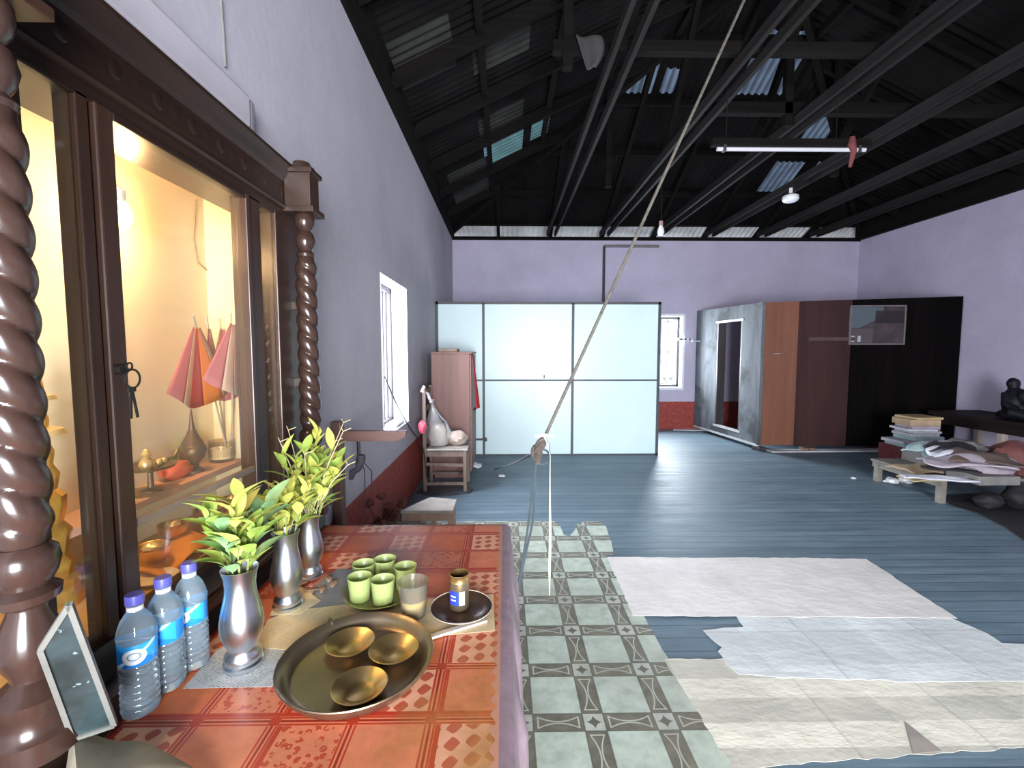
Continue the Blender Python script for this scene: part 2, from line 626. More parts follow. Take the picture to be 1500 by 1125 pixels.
hip_sheets = [hrect(1123, 1164, 237, 281, 'skylight'), hrect(1180, 1208, 237, 264, 'skylight'),
              hrect(912, 966, 58, 136, 'skylight'), hrect(972, 992, 100, 136, 'skylight'), hrect(1098, 1172, 44, 138, 'skylight'), hrect(1184, 1222, 168, 206, 'skylight')]
left_sheets = [rect(left_uv, 708, 190, 765, 235, 'skylight_cyan'), rect(left_uv, 779, 168, 803, 198, 'skylight_cyan'),
               rect(left_uv, 560, 40, 667, 122, 'iron_pale'), rect(left_uv, 700, 160, 765, 188, 'iron_pale'), rect(left_uv, 660, 240, 720, 300, 'iron_pale'), rect(left_uv, 690, 40, 775, 90, 'iron_pale')]


def roof_plane(name, u0, u1, vfun, vlo, to3, sheets, eave):
    parts = {}
    n = int((u1-u0)/PER*DIV)
    du = (u1-u0)/n
    def z(u): return AMP*sin(2*pi*u/PER)
    for i in range(n):
        ua, ub = u0+i*du, u0+(i+1)*du
        um = (ua+ub)/2
        va, vb = vfun(ua), vfun(ub)
        cuts = [(vlo, None)]
        if eave: cuts.append((0.0, None))
        sel = [sct for sct in sheets if sct[0] <= um <= sct[1]]
        brk = sorted(set([vlo, 0.0]+[x for sct in sel for x in (sct[2], sct[3])]))
        for j, q0 in enumerate(brk):
            q1 = brk[j+1] if j+1 < len(brk) else 99
            a0, a1 = max(vlo, min(q0, va)), min(q1, va)
            b0, b1 = max(vlo, min(q0, vb)), min(q1, vb)
            if a1 <= a0 and b1 <= b0: continue
            key = 'main'
            mid = (q0+min(q1, 20))/2
            for sct in sel:
                if sct[2]-1e-6 <= q0 and q1 <= sct[3]+1e-6: key = sct
            if q1 <= 0: key = 'eave'
            mb = parts.setdefault(key, MB())
            mb.add([to3(ua, a0, z(ua)), to3(ub, b0, z(ub)), to3(ub, max(b1, b0), z(ub)), to3(ua, max(a1, a0), z(ua))], [(0, 1, 2, 3)])
    for key, mb in parts.items():
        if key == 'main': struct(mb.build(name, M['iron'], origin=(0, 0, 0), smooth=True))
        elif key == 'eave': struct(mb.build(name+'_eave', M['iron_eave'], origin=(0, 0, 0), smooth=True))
        else:
            nm = 'roof_sheet' if key[4] == 'iron_pale' else 'roof_skylight'
            struct(mb.build(nm, M[key[4]], origin=(0, 0, 0), smooth=True))


OVH = 0.7
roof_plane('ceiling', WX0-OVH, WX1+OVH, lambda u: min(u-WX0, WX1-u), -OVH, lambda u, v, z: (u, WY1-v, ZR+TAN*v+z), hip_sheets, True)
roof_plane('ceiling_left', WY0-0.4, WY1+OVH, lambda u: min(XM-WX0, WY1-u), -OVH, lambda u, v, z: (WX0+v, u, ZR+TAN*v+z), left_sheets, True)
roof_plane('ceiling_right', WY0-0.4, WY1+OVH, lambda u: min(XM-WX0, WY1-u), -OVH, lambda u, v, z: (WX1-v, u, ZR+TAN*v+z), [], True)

# ---- roof timbers, each its own
RX = [-0.12+0.955*k for k in range(7)]      # rafter and tie lines across the room
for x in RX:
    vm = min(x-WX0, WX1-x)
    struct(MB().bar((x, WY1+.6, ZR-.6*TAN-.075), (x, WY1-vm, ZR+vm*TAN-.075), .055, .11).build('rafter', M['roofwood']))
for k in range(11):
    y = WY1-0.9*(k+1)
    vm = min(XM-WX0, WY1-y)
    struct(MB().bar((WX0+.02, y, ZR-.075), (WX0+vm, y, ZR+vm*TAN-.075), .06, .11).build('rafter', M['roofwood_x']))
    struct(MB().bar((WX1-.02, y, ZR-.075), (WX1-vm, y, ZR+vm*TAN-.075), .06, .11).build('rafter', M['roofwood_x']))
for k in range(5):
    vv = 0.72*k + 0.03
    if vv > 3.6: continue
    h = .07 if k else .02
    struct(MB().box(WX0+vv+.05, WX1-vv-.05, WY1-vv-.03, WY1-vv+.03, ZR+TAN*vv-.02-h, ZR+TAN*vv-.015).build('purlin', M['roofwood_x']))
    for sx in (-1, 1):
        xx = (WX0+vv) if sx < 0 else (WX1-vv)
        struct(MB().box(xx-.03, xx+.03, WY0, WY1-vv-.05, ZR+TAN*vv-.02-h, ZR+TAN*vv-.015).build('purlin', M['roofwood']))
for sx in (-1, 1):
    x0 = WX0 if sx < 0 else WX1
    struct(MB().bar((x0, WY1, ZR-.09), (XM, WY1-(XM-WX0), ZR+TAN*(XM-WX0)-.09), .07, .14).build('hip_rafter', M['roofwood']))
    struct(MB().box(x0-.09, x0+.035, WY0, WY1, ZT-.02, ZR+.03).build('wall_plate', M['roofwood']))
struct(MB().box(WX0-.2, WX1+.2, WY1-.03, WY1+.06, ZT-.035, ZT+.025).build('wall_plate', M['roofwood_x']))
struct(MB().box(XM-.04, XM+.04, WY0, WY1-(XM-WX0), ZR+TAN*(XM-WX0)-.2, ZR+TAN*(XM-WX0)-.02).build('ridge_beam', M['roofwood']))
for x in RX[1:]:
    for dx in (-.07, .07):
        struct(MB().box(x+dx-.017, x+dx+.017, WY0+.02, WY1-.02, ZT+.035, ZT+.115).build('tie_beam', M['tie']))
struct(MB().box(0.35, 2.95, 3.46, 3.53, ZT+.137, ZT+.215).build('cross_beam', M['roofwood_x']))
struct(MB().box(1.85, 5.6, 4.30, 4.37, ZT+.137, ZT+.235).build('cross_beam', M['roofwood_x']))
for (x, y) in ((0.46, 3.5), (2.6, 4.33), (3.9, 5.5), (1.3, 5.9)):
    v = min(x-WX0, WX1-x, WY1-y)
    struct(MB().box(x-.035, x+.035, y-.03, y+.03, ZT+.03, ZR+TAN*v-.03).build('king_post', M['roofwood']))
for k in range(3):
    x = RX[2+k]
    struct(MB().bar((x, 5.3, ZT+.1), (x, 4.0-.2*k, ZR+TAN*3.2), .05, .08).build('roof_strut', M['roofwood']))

# dark strip on the far wall and its short head board
M['charred'] = mat('charred_batten', (0.045, 0.038, 0.045), 0.7, var=0.5, vs=20)
a = P(885, 358, Y=WY1); c = P(885, 444, Y=WY1)
struct(MB().box(a.x-.025, a.x+.02, WY1-.03, WY1, c.z-.1, a.z-.03).build('trim_2', M['charred']))
bb = P(965, 358, Y=WY1)
struct(MB().box(a.x, bb.x, WY1-.03, WY1, a.z-.055, a.z-.01).build('trim_3', mat('grey_board', (0.16, 0.15, 0.16))))

# ================================================================== large furniture on the far side
# ---- partition of pale boards
PY = 6.30
px = [WX0+.004] + [P(q, 560, Y=PY).x for q in (708.5, 838.5, 964)]
zt, zm = P(800, 442, Y=PY).z, P(800, 557, Y=PY).z
t = thing('partition_screen', ((px[0]+px[-1])/2, PY, 0), 'pale cyan board partition in a thin dark grey frame', 'partition')
fb = MB()
hw = .017
fb.box(px[0], px[-1]+hw, PY-.012, PY+.03, zt-.035, zt).box(px[0], px[-1]+hw, PY-.012, PY+.03, 0, .02)
fb.box(px[0], px[0]+.03, PY-.012, PY+.03, 0, zt).box(px[-1]-.02, px[-1]+hw, PY-.012, PY+.03, 0, zt)
for q in px[1:-1]: fb.box(q-hw, q+hw, PY-.012, PY+.03, .02, zt-.02)
fb.box(px[0], px[-1], PY-.008, PY+.028, zm-.011, zm+.011)
fb.build('frame', M['steel_frame'], t)
for i in range(3):
    for (z0, z1) in ((.02, zm-.011), (zm+.011, zt-.03)):
        MB().box(px[i]+(.03 if i == 0 else hw), px[i+1]-hw, PY, PY+.012, z0, z1).build('board', M['panel'], t)
lb = MB()
q = P(712, 643, Y=PY)
lb.box(-.46, q.x, PY-.05, PY-.03, q.z-.012, q.z+.012).box(q.x-.02, q.x+.015, PY-.06, PY-.012, q.z-.022, q.z+.022)
lb.build('latch_bar', M['darkiron'], t)
q = P(797, 553, Y=PY)
MB().box(q.x-.008, q.x+.008, PY-.03, PY-.008, q.z-.01, q.z+.035).build('hook', M['darkiron'], t)

# ---- wooden cabin in the far right corner, up on blocks
M['cabin_side'] = None
m, nt, b = new_mat('weathered_grey_plywood')
v = coords(nt, (1, 1, 0.18))
n1 = noise_node(nt, v, 5, 6, .65); n2 = noise_node(nt, coords(nt), 1.7, 4)
c = ramp(nt, n1, [(.3, (.085, .09, .10)), (.7, (.20, .215, .235))])
c = mixc(nt, ramp(nt, n2, [(.5, (0, 0, 0)), (.62, (1, 1, 1))]), c, (.07, .072, .075))
L(nt, c, b.inputs['Base Color']); b.inputs['Roughness'].default_value = .8; b.inputs['Specular IOR Level'].default_value = .2
M['cabin_side'] = m
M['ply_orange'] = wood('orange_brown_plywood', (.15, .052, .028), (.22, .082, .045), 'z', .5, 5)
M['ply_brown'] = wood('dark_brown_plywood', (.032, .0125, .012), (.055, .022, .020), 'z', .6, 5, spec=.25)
M['ply_black'] = wood('near_black_board', (.0025, .002, .0022), (.006, .0045, .0045), 'z', .9, 5, spec=.06)  # plain near-black board colour
M['pale_edge'] = mat('pale_bare_edge', (.52, .52, .53), .5, var=.15)
A = P(1108, 659, Z=.0); A = Vector((A.x, A.y, 0))
B = Vector((3.52, WY1-.02, 0))
C = Vector((WX1-.02, 6.40, 0))
zb, zA, zB, zC = .075, P(1108, 443, Y=A.y).z, 2.19, P(1415, 434, Y=6.4).z
t = thing('wooden_cabin', tuple((A+C)/2), 'dark plywood cabin with an open doorway, standing on blocks in the far corner', 'cabin')
ds = (B-A); Ls = ds.length; ds.normalize()
nrm = Vector((-ds.y, ds.x, 0))
if nrm.x > 0: nrm = -nrm
# side with doorway
def sp(u, z, off=0): p = A + ds*u - nrm*off; return (p.x, p.y, z)
def yhit(px_):  # distance along the side where an image column meets it
    d = ray(px_, 560)
    k = d.x/d.y
    return (k*A.y - A.x)/(ds.x - k*ds.y)
u0, u1 = yhit(1084.5), yhit(1048.5)
def side_piece(ua, ub, z0a, z1a, z0b, z1b, mm, nm, th=.03, off=0.0):
    vs = []
    for o_ in (off, off+th):
        vs += [sp(ua, z0a, o_), sp(ub, z0b, o_), sp(ub, z1b, o_), sp(ua, z1a, o_)]
    return MB().add(vs, [(0, 1, 2, 3), (7, 6, 5, 4), (0, 4, 5, 1), (1, 5, 6, 2), (2, 6, 7, 3), (3, 7, 4, 0)]).build(nm, mm, t)
def zt_at(u): return zA + (zB-zA)*u/Ls
ds0, ds1 = .20, 1.93
side_piece(0.03, u0, zb, zt_at(0), zb, zt_at(u0), M['cabin_side'], 'side_panel')
side_piece(u1, Ls, zb, zt_at(u1), zb, zB, M['cabin_side'], 'side_panel')
side_piece(u0, u1, ds1, zt_at(u0), ds1, zt_at(u1), M['cabin_side'], 'lintel_panel')
side_piece(u0, u1, zb, ds0, zb, ds0, M['cabin_side'], 'sill_panel')
side_piece(u0, u0+.03, ds0, ds1, ds0, ds1, M['winframe'], 'door_jamb', .10, .001)
side_piece(u1-.03, u1, ds0, ds1, ds0, ds1, M['winframe'], 'door_jamb', .14, .001)
side_piece(u0-.03, u1+.03, ds1-.005, ds1+.03, ds1-.005, ds1+.03, M['pale_edge'], 'head_strip', .012, -.011)
side_piece(u0-.03, u1+.03, ds0-.02, ds0+.012, ds0-.02, ds0+.012, M['pale_edge'], 'threshold', .05, -.012)
side_piece(0.0, Ls, zb-.02, zb+.012, zb-.02, zb+.012, M['pale_edge'], 'bottom_rail', .05, -.012)
side_piece(-.02, .05, zb, zA+.01, zb, zA+.01, M['cabin_side'], 'corner_post', .05, -.004)
# front boards
df = (C-A); Lf = df.length; df.normalize()
nf = Vector((df.y, -df.x, 0))
def fp(u, z, off=0): p = A + df*u - nf*off; return (p.x, p.y, z)
def xhit(px_):
    d = ray(px_, 560); k = d.x/d.y
    return (k*A.y - A.x)/(df.x - k*df.y)
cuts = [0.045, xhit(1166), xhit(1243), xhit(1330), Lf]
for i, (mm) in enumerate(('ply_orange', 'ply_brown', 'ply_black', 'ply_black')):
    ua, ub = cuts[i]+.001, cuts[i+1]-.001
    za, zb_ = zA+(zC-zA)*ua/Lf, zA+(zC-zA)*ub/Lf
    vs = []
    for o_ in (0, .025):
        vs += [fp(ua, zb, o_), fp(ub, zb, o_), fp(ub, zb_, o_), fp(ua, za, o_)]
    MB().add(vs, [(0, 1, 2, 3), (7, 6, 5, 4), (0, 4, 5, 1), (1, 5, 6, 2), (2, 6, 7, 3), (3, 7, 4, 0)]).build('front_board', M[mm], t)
hq = P(1136, 518, Y=A.y)
MB().obox((hq.x, A.y-.03, hq.z), (.10, .02, .012)).build('door_handle', mat('dull_steel', (.5, .48, .45), .35, .8), t)
q0, q1 = fp(.66, 1.63, -.012), fp(1.30, 1.63, -.012)
MB().bar(q0, q1, .02, .05).build('batten', mat('faded_batten', (.075, .042, .040), .6), t)
# blocks it stands on
M['block'] = mat('rough_wood_block', (.20, .12, .08), .8, var=.4, vs=20)
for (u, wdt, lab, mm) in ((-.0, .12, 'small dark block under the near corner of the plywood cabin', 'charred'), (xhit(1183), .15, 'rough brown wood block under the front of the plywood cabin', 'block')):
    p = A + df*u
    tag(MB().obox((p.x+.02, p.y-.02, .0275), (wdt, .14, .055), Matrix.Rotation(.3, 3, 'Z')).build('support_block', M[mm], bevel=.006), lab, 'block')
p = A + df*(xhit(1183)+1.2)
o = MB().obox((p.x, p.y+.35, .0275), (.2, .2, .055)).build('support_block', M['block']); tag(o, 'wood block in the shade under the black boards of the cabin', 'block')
# pale strip standing in for lit floor along its foot
q0, q1 = P(1126, 661, Z=.0), P(1345, 659, Z=.0)
o = MB().bar((q0.x, q0.y-.01, .0075), (q1.x, q1.y-.03, .0075), .15, .015).build('lit_floor_strip', M['pale_edge'])
tag(o, 'pale narrow strip standing in for lit floor along the dark cabin front', 'floor strip')
q = P(1005, 629, Z=0)
o = MB().slab([(q.x-.28, q.y-.1), (q.x+.30, q.y-.16), (q.x+.34, q.y+.04), (q.x-.2, q.y+.06)], 0, .012).build('loose_board', mat('pale_blue_board', (.55, .62, .66), .4)); tag(o, 'pale bluish board lying on the floor under the far window', 'board')

# framed picture on the cabin front
m, nt, b = new_mat('faded_picture'); E.nt = nt
tc = nt.nodes.new('ShaderNodeTexCoord'); s = nt.nodes.new('ShaderNodeSeparateXYZ'); L(nt, tc.outputs['Generated'], s.inputs[0])
gx, gz = E(s.outputs[0]), E(s.outputs[2])
nz = noise_node(nt, coords(nt), 3, 4)
c = ramp(nt, nz, [(.35, (.030, .018, .022)), (.65, (.085, .06, .065))])
sky = (gz - (E(0.50)-gx)*-0.9).gt(.95)
c = mixc(nt, (gx*-0.75+gz).gt(.30)*gx.lt(.6)*gz.gt(.42), c, (.085, .11, .125))
c = mixc(nt, gx.gt(.45)*gz.gt(.55)*gz.lt(.9)*.85, c, (.012, .008, .010))
c = mixc(nt, gz.lt(.40)*gx.lt(.42)*.8, c, (.095, .075, .082))
for (cx_, wd) in ((.04, .035), (.16, .03)):
    c = mixc(nt, (gx-cx_).abs().lt(wd)*gz.lt(.2)*gz.gt(.03), c, (.42, .40, .42))
L(nt, c, b.inputs['Base Color']); b.inputs['Roughness'].default_value = .3
ua, ub = xhit(1240), xhit(1319)
z0, z1 = P(1240, 504, Y=6.55).z, P(1240, 449, Y=6.55).z
pc = Vector(fp((ua+ub)/2, (z0+z1)/2, -.017))
t2 = thing('framed_picture', (pc.x, pc.y, z0), 'faded dark framed picture hanging on the black cabin boards', 'picture')
rz = Matrix.Rotation(math.atan2(df.y, df.x), 3, 'Z')
def fbox(u, z, du, dz, th, off):
    p = Vector(fp(u, z, off)); return (p, (du, th, dz), rz)
MB().obox(*fbox((ua+ub)/2, (z0+z1)/2, ub-ua-.03, z1-z0-.03, .012, -.012)).build('picture_sheet', m, t2)
f = MB()
for (u, z, du, dz) in ((ua, (z0+z1)/2, .02, z1-z0), (ub, (z0+z1)/2, .02, z1-z0), ((ua+ub)/2, z0, ub-ua+.02, .02), ((ua+ub)/2, z1, ub-ua+.02, .02)):
    f.obox(*fbox(u, z, du, dz, .022, -.012))
f.build('frame', mat('thin_grey_moulding', (.16, .14, .14), .4), t2)

# shelf bracket with a bright plug strip at the near edge of the cabin side
q = P(1018, 500, Y=WY1)
t2 = thing('wall_shelf', (q.x, WY1-.1, q.z), 'small pale shelf on a bracket between far window and cabin', 'shelf')
MB().box(q.x-.10, q.x+.18, WY1-.16, WY1, q.z-.012, q.z+.012).build('shelf_board', M['pale_edge'], t2)
MB().bar((q.x+.08, WY1-.005, q.z-.16), (q.x+.10, WY1-.14, q.z-.012), .02, .02).bar((q.x+.1, WY1-.012, q.z-.17), (q.x+.1, WY1-.012, q.z), .02, .02).build('bracket', M['darkiron'], t2)
q2 = P(1003, 496, Y=WY1-.06)
t2 = thing('power_strip', (q2.x, WY1-.06, q.z+.012), 'white power strip on the small shelf beside the far window', 'power strip')
f = MB().box(q2.x-.13, q2.x+.13, WY1-.10, WY1-.04, q.z+.0125, q.z+.06)
f.build('strip_body', M['white'], t2, bevel=.006)
for k in range(3): MB().tube([(q2.x-.08+.08*k, WY1-.11, q.z+.036), (q2.x-.08+.08*k, WY1-.096, q.z+.036)], .018, 10).build('socket', M['bars'], t2)
pts = [Vector((q2.x-.13, WY1-.07, q.z+.035)), Vector((q2.x-.2, WY1-.05, q.z-.03)), Vector((q2.x-.26, WY1-.03, q.z-.12)), Vector((q2.x-.34, WY1-.02, q.z-.09))]
MB().tube(pts, .006, 6).build('cord', M['white'], t2)

# ---- wardrobe beside the left wall
M['wardrobe'] = wood('reddish_brown_board', (.17, .075, .060), (.235, .11, .09), 'z', .5, 4)
wy = 5.15
a = P(632, 560, Y=wy).x; bq = P(690.5, 560, Y=wy).x; zt_ = P(660, 516, Y=wy).z
a = max(a, WX0+.012)
t = thing('wardrobe', ((a+bq)/2, wy+.35, 0), 'narrow reddish brown wardrobe standing against the left wall', 'wardrobe')
MB().box(a, bq-.02, wy, wy+.75, .06, zt_-.02).build('body', M['wardrobe'], t, bevel=.004)
MB().box(a, bq+.008, wy-.012, wy+.76, zt_-.02, zt_+.004).build('top_board', M['wardrobe'], t, bevel=.003)
MB().box(a+.02, bq-.05, wy+.03, wy+.72, 0, .06).build('plinth', M['wardrobe'], t)
for (y0, y1) in ((wy+.005, wy+.372), (wy+.378, wy+.745)):
    dr = MB().box(bq-.019, bq, y0, y1, .08, zt_-.03).build('door', M['wardrobe'], t, bevel=.003)
    yk = y1-.05 if y0 < wy+.1 else y0+.05
    MB().ball((bq+.012, yk, .75), .014, 10, 6).build('knob', M['darkiron'], dr, smooth=True)
q = P(657, 513, Y=wy+.1)
o = MB().box(q.x-.11, q.x+.105, wy+.06, wy+.30, zt_+.0045, zt_+.042).build('wooden_box', mat('pale_box_wood', (.30, .21, .15), .6), bevel=.004)
tag(o, 'shallow wooden box lying on top of the reddish wardrobe', 'box')
M['red_cloth'] = mat('red_cloth', (.42, .018, .022), .85, var=.25, vs=14)
za, zb2 = P(690, 520, Y=wy+.1).z, P(692, 598, Y=wy+.1).z
def rc(u, v):
    x = bq+.012+.075*v*(.6+.4*u) + .012*sin(9*u+3*v)*v
    return Vector((x, wy+.02+.22*u*(.4+.6*v), za+(zb2-za)*v))
o = MB().grid(rc, 14, 10).build('red_cloth', M['red_cloth'], smooth=True, solid=.006); tag(o, 'long red cloth hanging down the side of the wardrobe', 'cloth')

# ---- chair with its back along the left wall
M['chairwood'] = wood('worn_chair_wood', (.13, .085, .065), (.21, .145, .115), 'z', .6)
M['seatpad'] = mat('grey_seat_board', (.38, .35, .31), .7, var=.2)
cy0, cy1 = 4.62, 5.02
cx0, cx1 = P(622, 640, Y=cy0).x, P(681, 640, Y=cy0).x
sz = P(650, 657, Y=cy0).z
bt = P(621, 568, Y=cy0).z
t = thing('wooden_chair', ((cx0+cx1)/2, (cy0+cy1)/2, 0), 'timeworn wooden chair by the left wall with a plastic bag on its seat', 'chair')
for y in (cy0, cy1):
    MB().bar((cx0, y, 0), (cx0, y, bt), .035, .035, (1, 0, 0)).build('back_leg', M['chairwood'], t, bevel=.004)
    MB().bar((cx1, y, 0), (cx1, y, sz-.02), .035, .035, (1, 0, 0)).build('front_leg', M['chairwood'], t, bevel=.004)
    MB().bar((cx0, y, sz-.055), (cx1, y, sz-.055), .022, .055).build('seat_rail', M['chairwood'], t)
    MB().bar((cx0, y, sz-.16), (cx1, y, sz-.175), .02, .03).build('stretcher', M['chairwood'], t)
    MB().bar((cx0, y, .095), (cx1, y, .095), .02, .03).build('stretcher', M['chairwood'], t)
for x in (cx0, cx1):
    MB().bar((x, cy0, sz-.055), (x, cy1, sz-.055), .022, .055).build('seat_rail', M['chairwood'], t)
MB().box(cx0+.018, cx1+.03, cy0-.025, cy1+.025, sz-.02, sz).build('seat', M['seatpad'], t, bevel=.005)
for z in (bt-.05, bt-.22, bt-.38):
    MB().bar((cx0, cy0, z), (cx0, cy1, z), .018, .06).build('back_slat', M['chairwood'], t)
# carrier bag of rice tied to the chair
M['bag'] = clear_mat('milky_carrier_bag', (.92, .92, .94), .42, (.85, .85, .86), .12)
M['beige'] = mat('beige_bundle', (.48, .40, .30), .75, var=.2, vs=16)
q = P(642, 640, Y=4.75)
t = thing('carrier_bag', (q.x, 4.78, sz), 'milky plastic carrier bag with beige contents on the chair seat', 'bag')
bx, by = q.x, 4.80
def bagr(th, z, r): return r*(1+.10*sin(3*th+z*30)+.05*sin(7*th+2))
MB().ball((bx+.01, by, sz+.115), .115, 20, 12, (.95, 1, 1), .35, 3).build('contents', M['beige'], t, smooth=True)
top = P(626, 574, Y=4.66)
prof = [(.06, .002), (.135, .02), (.15, .10), (.135, .18), (.10, .26), (.055, .34), (.022, .42), (.014, .46), (.035, .50)]
mbb = MB()
seg = 22
vs, fs = [], []
for i, (r, z) in enumerate(prof):
    k = max(0, (z-.12)/.38)
    cx_ = bx + (top.x+.03-bx)*k; cy_ = by + (4.69-by)*k
    for j in range(seg):
        th = 2*pi*j/seg
        rr = bagr(th, z, r)
        vs.append((cx_+rr*cos(th), cy_+rr*sin(th), sz+z))
for i in range(len(prof)-1):
    for j in range(seg):
        j2 = (j+1) % seg
        fs.append((i*seg+j, i*seg+j2, (i+1)*seg+j2, (i+1)*seg+j))
mbb.add(vs, fs)
mbb.build('bag_skin', M['bag'], t, smooth=True)
MB().tube([(top.x+.03, 4.69, sz+.47), (top.x+.0, 4.66, bt-.06), (cx0-.02, cy0-.025, bt-.03), (cx0+.01, cy0-.022, bt+.02)], .016, 8).build('tied_handle', M['white'], t, smooth=True)
q = P(671, 636, Y=4.75)
o = MB().ball((q.x-.015, 4.78, sz+.082), .072, 18, 10, (1.45, 1.1, 1.0), .3, 8).build('cloth_bundle', mat('dusty_pink_beige_cloth', (.42, .33, .28), .85, var=.2, vs=14), smooth=True)
tag(o, 'dusty beige bundle lying on the chair seat beside the carrier bag', 'bundle')
q = P(623, 624, Y=4.6)
o = MB().ball((cx0-.01, 4.555, q.z), .055, 14, 10, (.75, .75, 1.25), .3, 4).build('pink_pouch', mat('bright_pink_plastic', (.75, .12, .18), .5), smooth=True)
tag(o, 'bright pink pouch hanging on the chair back post', 'pouch')

# ---- low stool
q0, q1, q2, q3 = [P(*c_, Z=.30) for c_ in ((585, 746), (627, 729), (664, 743), (601, 752))]
cxs, cys = (q1.x+q2.x+q0.x+q3.x)/4, (q0.y+q1.y+q2.y+q3.y)/4
cs = [(q0.x, q0.y), (P(664, 745, Z=.3).x, P(664, 745, Z=.3).y), (q2.x, q2.y+.2), (q1.x, q1.y+.02)]
t = thing('low_stool', (cxs, cys, 0), 'low pale topped wooden stool behind the cloth covered table', 'stool')
x0_, x1_, y0_, y1_ = P(586, 748, Z=.3).x, P(664, 746, Z=.3).x, P(630, 748, Z=.3).y, P(630, 728, Z=.3).y
sk = .10
def skx(x, y): return x - sk*(y-y0_)
MB().slab([(x0_, y0_), (x1_, y0_), (x1_+.00, y1_-.06), (x0_+.17, y1_)], .28, .30).build('seat', M['seatpad'], t)
M['stoolwood'] = wood('pale_stool_wood', (.32, .20, .14), (.42, .28, .20), 'z', .6)
f = MB().bar((x0_+.01, y0_+.016, .25), (x1_-.01, y0_+.016, .25), .02, .055).bar((x1_-.02, y0_+.01, .25), (x1_-.02, y1_-.08, .25), .02, .055).bar((x0_+.17, y1_-.03, .25), (x1_-.01, y1_-.08, .25), .02, .05)
f.build('apron', M['stoolwood'], t)
for (x, y) in ((x0_+.16, y0_+.04), (x1_-.022, y0_+.02), (x1_-.022, y1_-.09), (x0_+.20, y1_-.03)):
    MB().bar((x, y, .0032), (x, y, .278), .035, .035, (1, 0, 0)).build('leg', M['stoolwood'], t)
# dark sheet on the floor behind it
q = P(655, 720, Z=0)
pts = []
for k in range(14):
    th = 2*pi*k/14
    pts.append((q.x-.02+.30*cos(th)*(1+.2*random.uniform(-1, 1)), q.y+.16*sin(th)*(1+.2*random.uniform(-1, 1))))
o = MB().slab(pts, 0.0, .02).build('plastic_sheet', mat('dark_grey_plastic', (.04, .045, .055), .35, bmp=.4, bs=9)); tag(o, 'crumpled dark plastic sheet on the floor between stool and chair', 'sheet')
# heap in the corner behind the table
q = P(600, 722, Z=.05)
M['dry'] = mat('dried_red_brown_petals', (.10, .022, .014), .8, var=.5, vs=30)
M['drystalk'] = mat('dry_stalk', (.10, .075, .045), .8)
q = P(566, 742, X=-.80)
t = thing('dried_bouquet', (q.x, q.y, 0), 'dried red brown flower bouquet in a pot by the red dado', 'dried flowers')
pr = [(.05, 0), (.075, .02), (.085, .12), (.07, .2), (.065, .22)]
MB().lathe(pr, (q.x, q.y, 0), 20).build('pot', mat('dusty_clay', (.20, .12, .09), .7), t, smooth=True)
rnd = random.Random(4)
for k in range(12):
    th, rr = rnd.uniform(0, 2*pi), rnd.uniform(.02, .16)
    e = Vector((max(q.x+rr*cos(th), WX0+.05), q.y+rr*sin(th), .22+rnd.uniform(.08, .27)))
    s_ = MB().tube([(q.x, q.y, .2), ((q.x+e.x)/2, (q.y+e.y)/2, .25), e], .004, 5).build('stalk', M['drystalk'], t)
    MB().ball(e, .030, 10, 7, (1, 1, .8), .9, k).build('bloom', M['dry'], s_, smooth=True)
q = P(540, 748, X=-.84)
o = MB().ball((q.x+.04, q.y, .14), .14, 16, 10, (.9, 1.2, 1), .35, 12).build('sack', mat('dusty_pink_sack', (.36, .24, .22), .85, var=.3), smooth=True); tag(o, 'dusty pinkish sack against the wall behind the table', 'sack')
q = P(578, 752, X=-.70)
o = MB().ball((q.x+.10, q.y+.02, .125), .11, 16, 10, (1, 1.1, 1), .3, 22).build('sack', mat('dull_brown_sack', (.22, .15, .12), .85, var=.3), smooth=True); tag(o, 'dull brown sack on the floor beside the dried flowers', 'sack')

# ---- post with an arm by the left wall, a mallet hung from it
M['armwood'] = wood('red_brown_arm_wood', (.13, .06, .045), (.19, .095, .075), 'x', .5)
M['postwood'] = wood('red_brown_post_wood', (.09, .04, .03), (.14, .07, .055), 'z', .5)
ay = P(495, 640, X=WX0+.035).y
zt_ = P(495, 617, Y=ay).z; za = P(540, 638, Y=ay).z
xe = P(596, 638, Y=ay).x
t = thing('hanger_post', (WX0+.035, ay, 0), 'dark wooden post with a side arm standing against the left wall', 'hanger post')
MB().box(WX0+.008, WX0+.06, ay-.03, ay+.03, .0032, zt_).build('post', M['postwood'], t, bevel=.005)
ar = MB()
hz = .027
ar.add([(WX0+.06, ay-.02, za-hz), (xe-.06, ay-.02, za-hz-.002), (xe-.005, ay-.02, za-hz*.2), (xe, ay-.02, za+hz), (WX0+.06, ay-.02, za+hz),
        (WX0+.06, ay+.02, za-hz), (xe-.06, ay+.02, za-hz-.002), (xe-.005, ay+.02, za-hz*.2), (xe, ay+.02, za+hz), (WX0+.06, ay+.02, za+hz)],
       [(0, 1, 2, 3, 4), (9, 8, 7, 6, 5), (0, 5, 6, 1), (1, 6, 7, 2), (2, 7, 8, 3), (3, 8, 9, 4), (4, 9, 5, 0)])
ar.build('arm', M['armwood'], t)
q = P(525, 648, Y=ay)
t = thing('hanging_mallet', (q.x, ay, za-hz-.25), 'dark mallet hanging on a strap from the wooden arm', 'mallet')
MB().tube([(q.x, ay, za-hz), (q.x+.002, ay, za-hz-.09)], .010, 6).build('strap', M['black'], t)
e = P(514, 702, Y=ay)
MB().tube([(q.x+.015, ay, za-hz-.08), (q.x+.01, ay, za-hz-.11), (q.x-.005, ay, za-hz-.16), (q.x-.035, ay, e.z+.04), (e.x, ay, e.z)], [.022, .026, .017, .020, .012], 10).build('mallet_head', M['charred'], t, smooth=True)
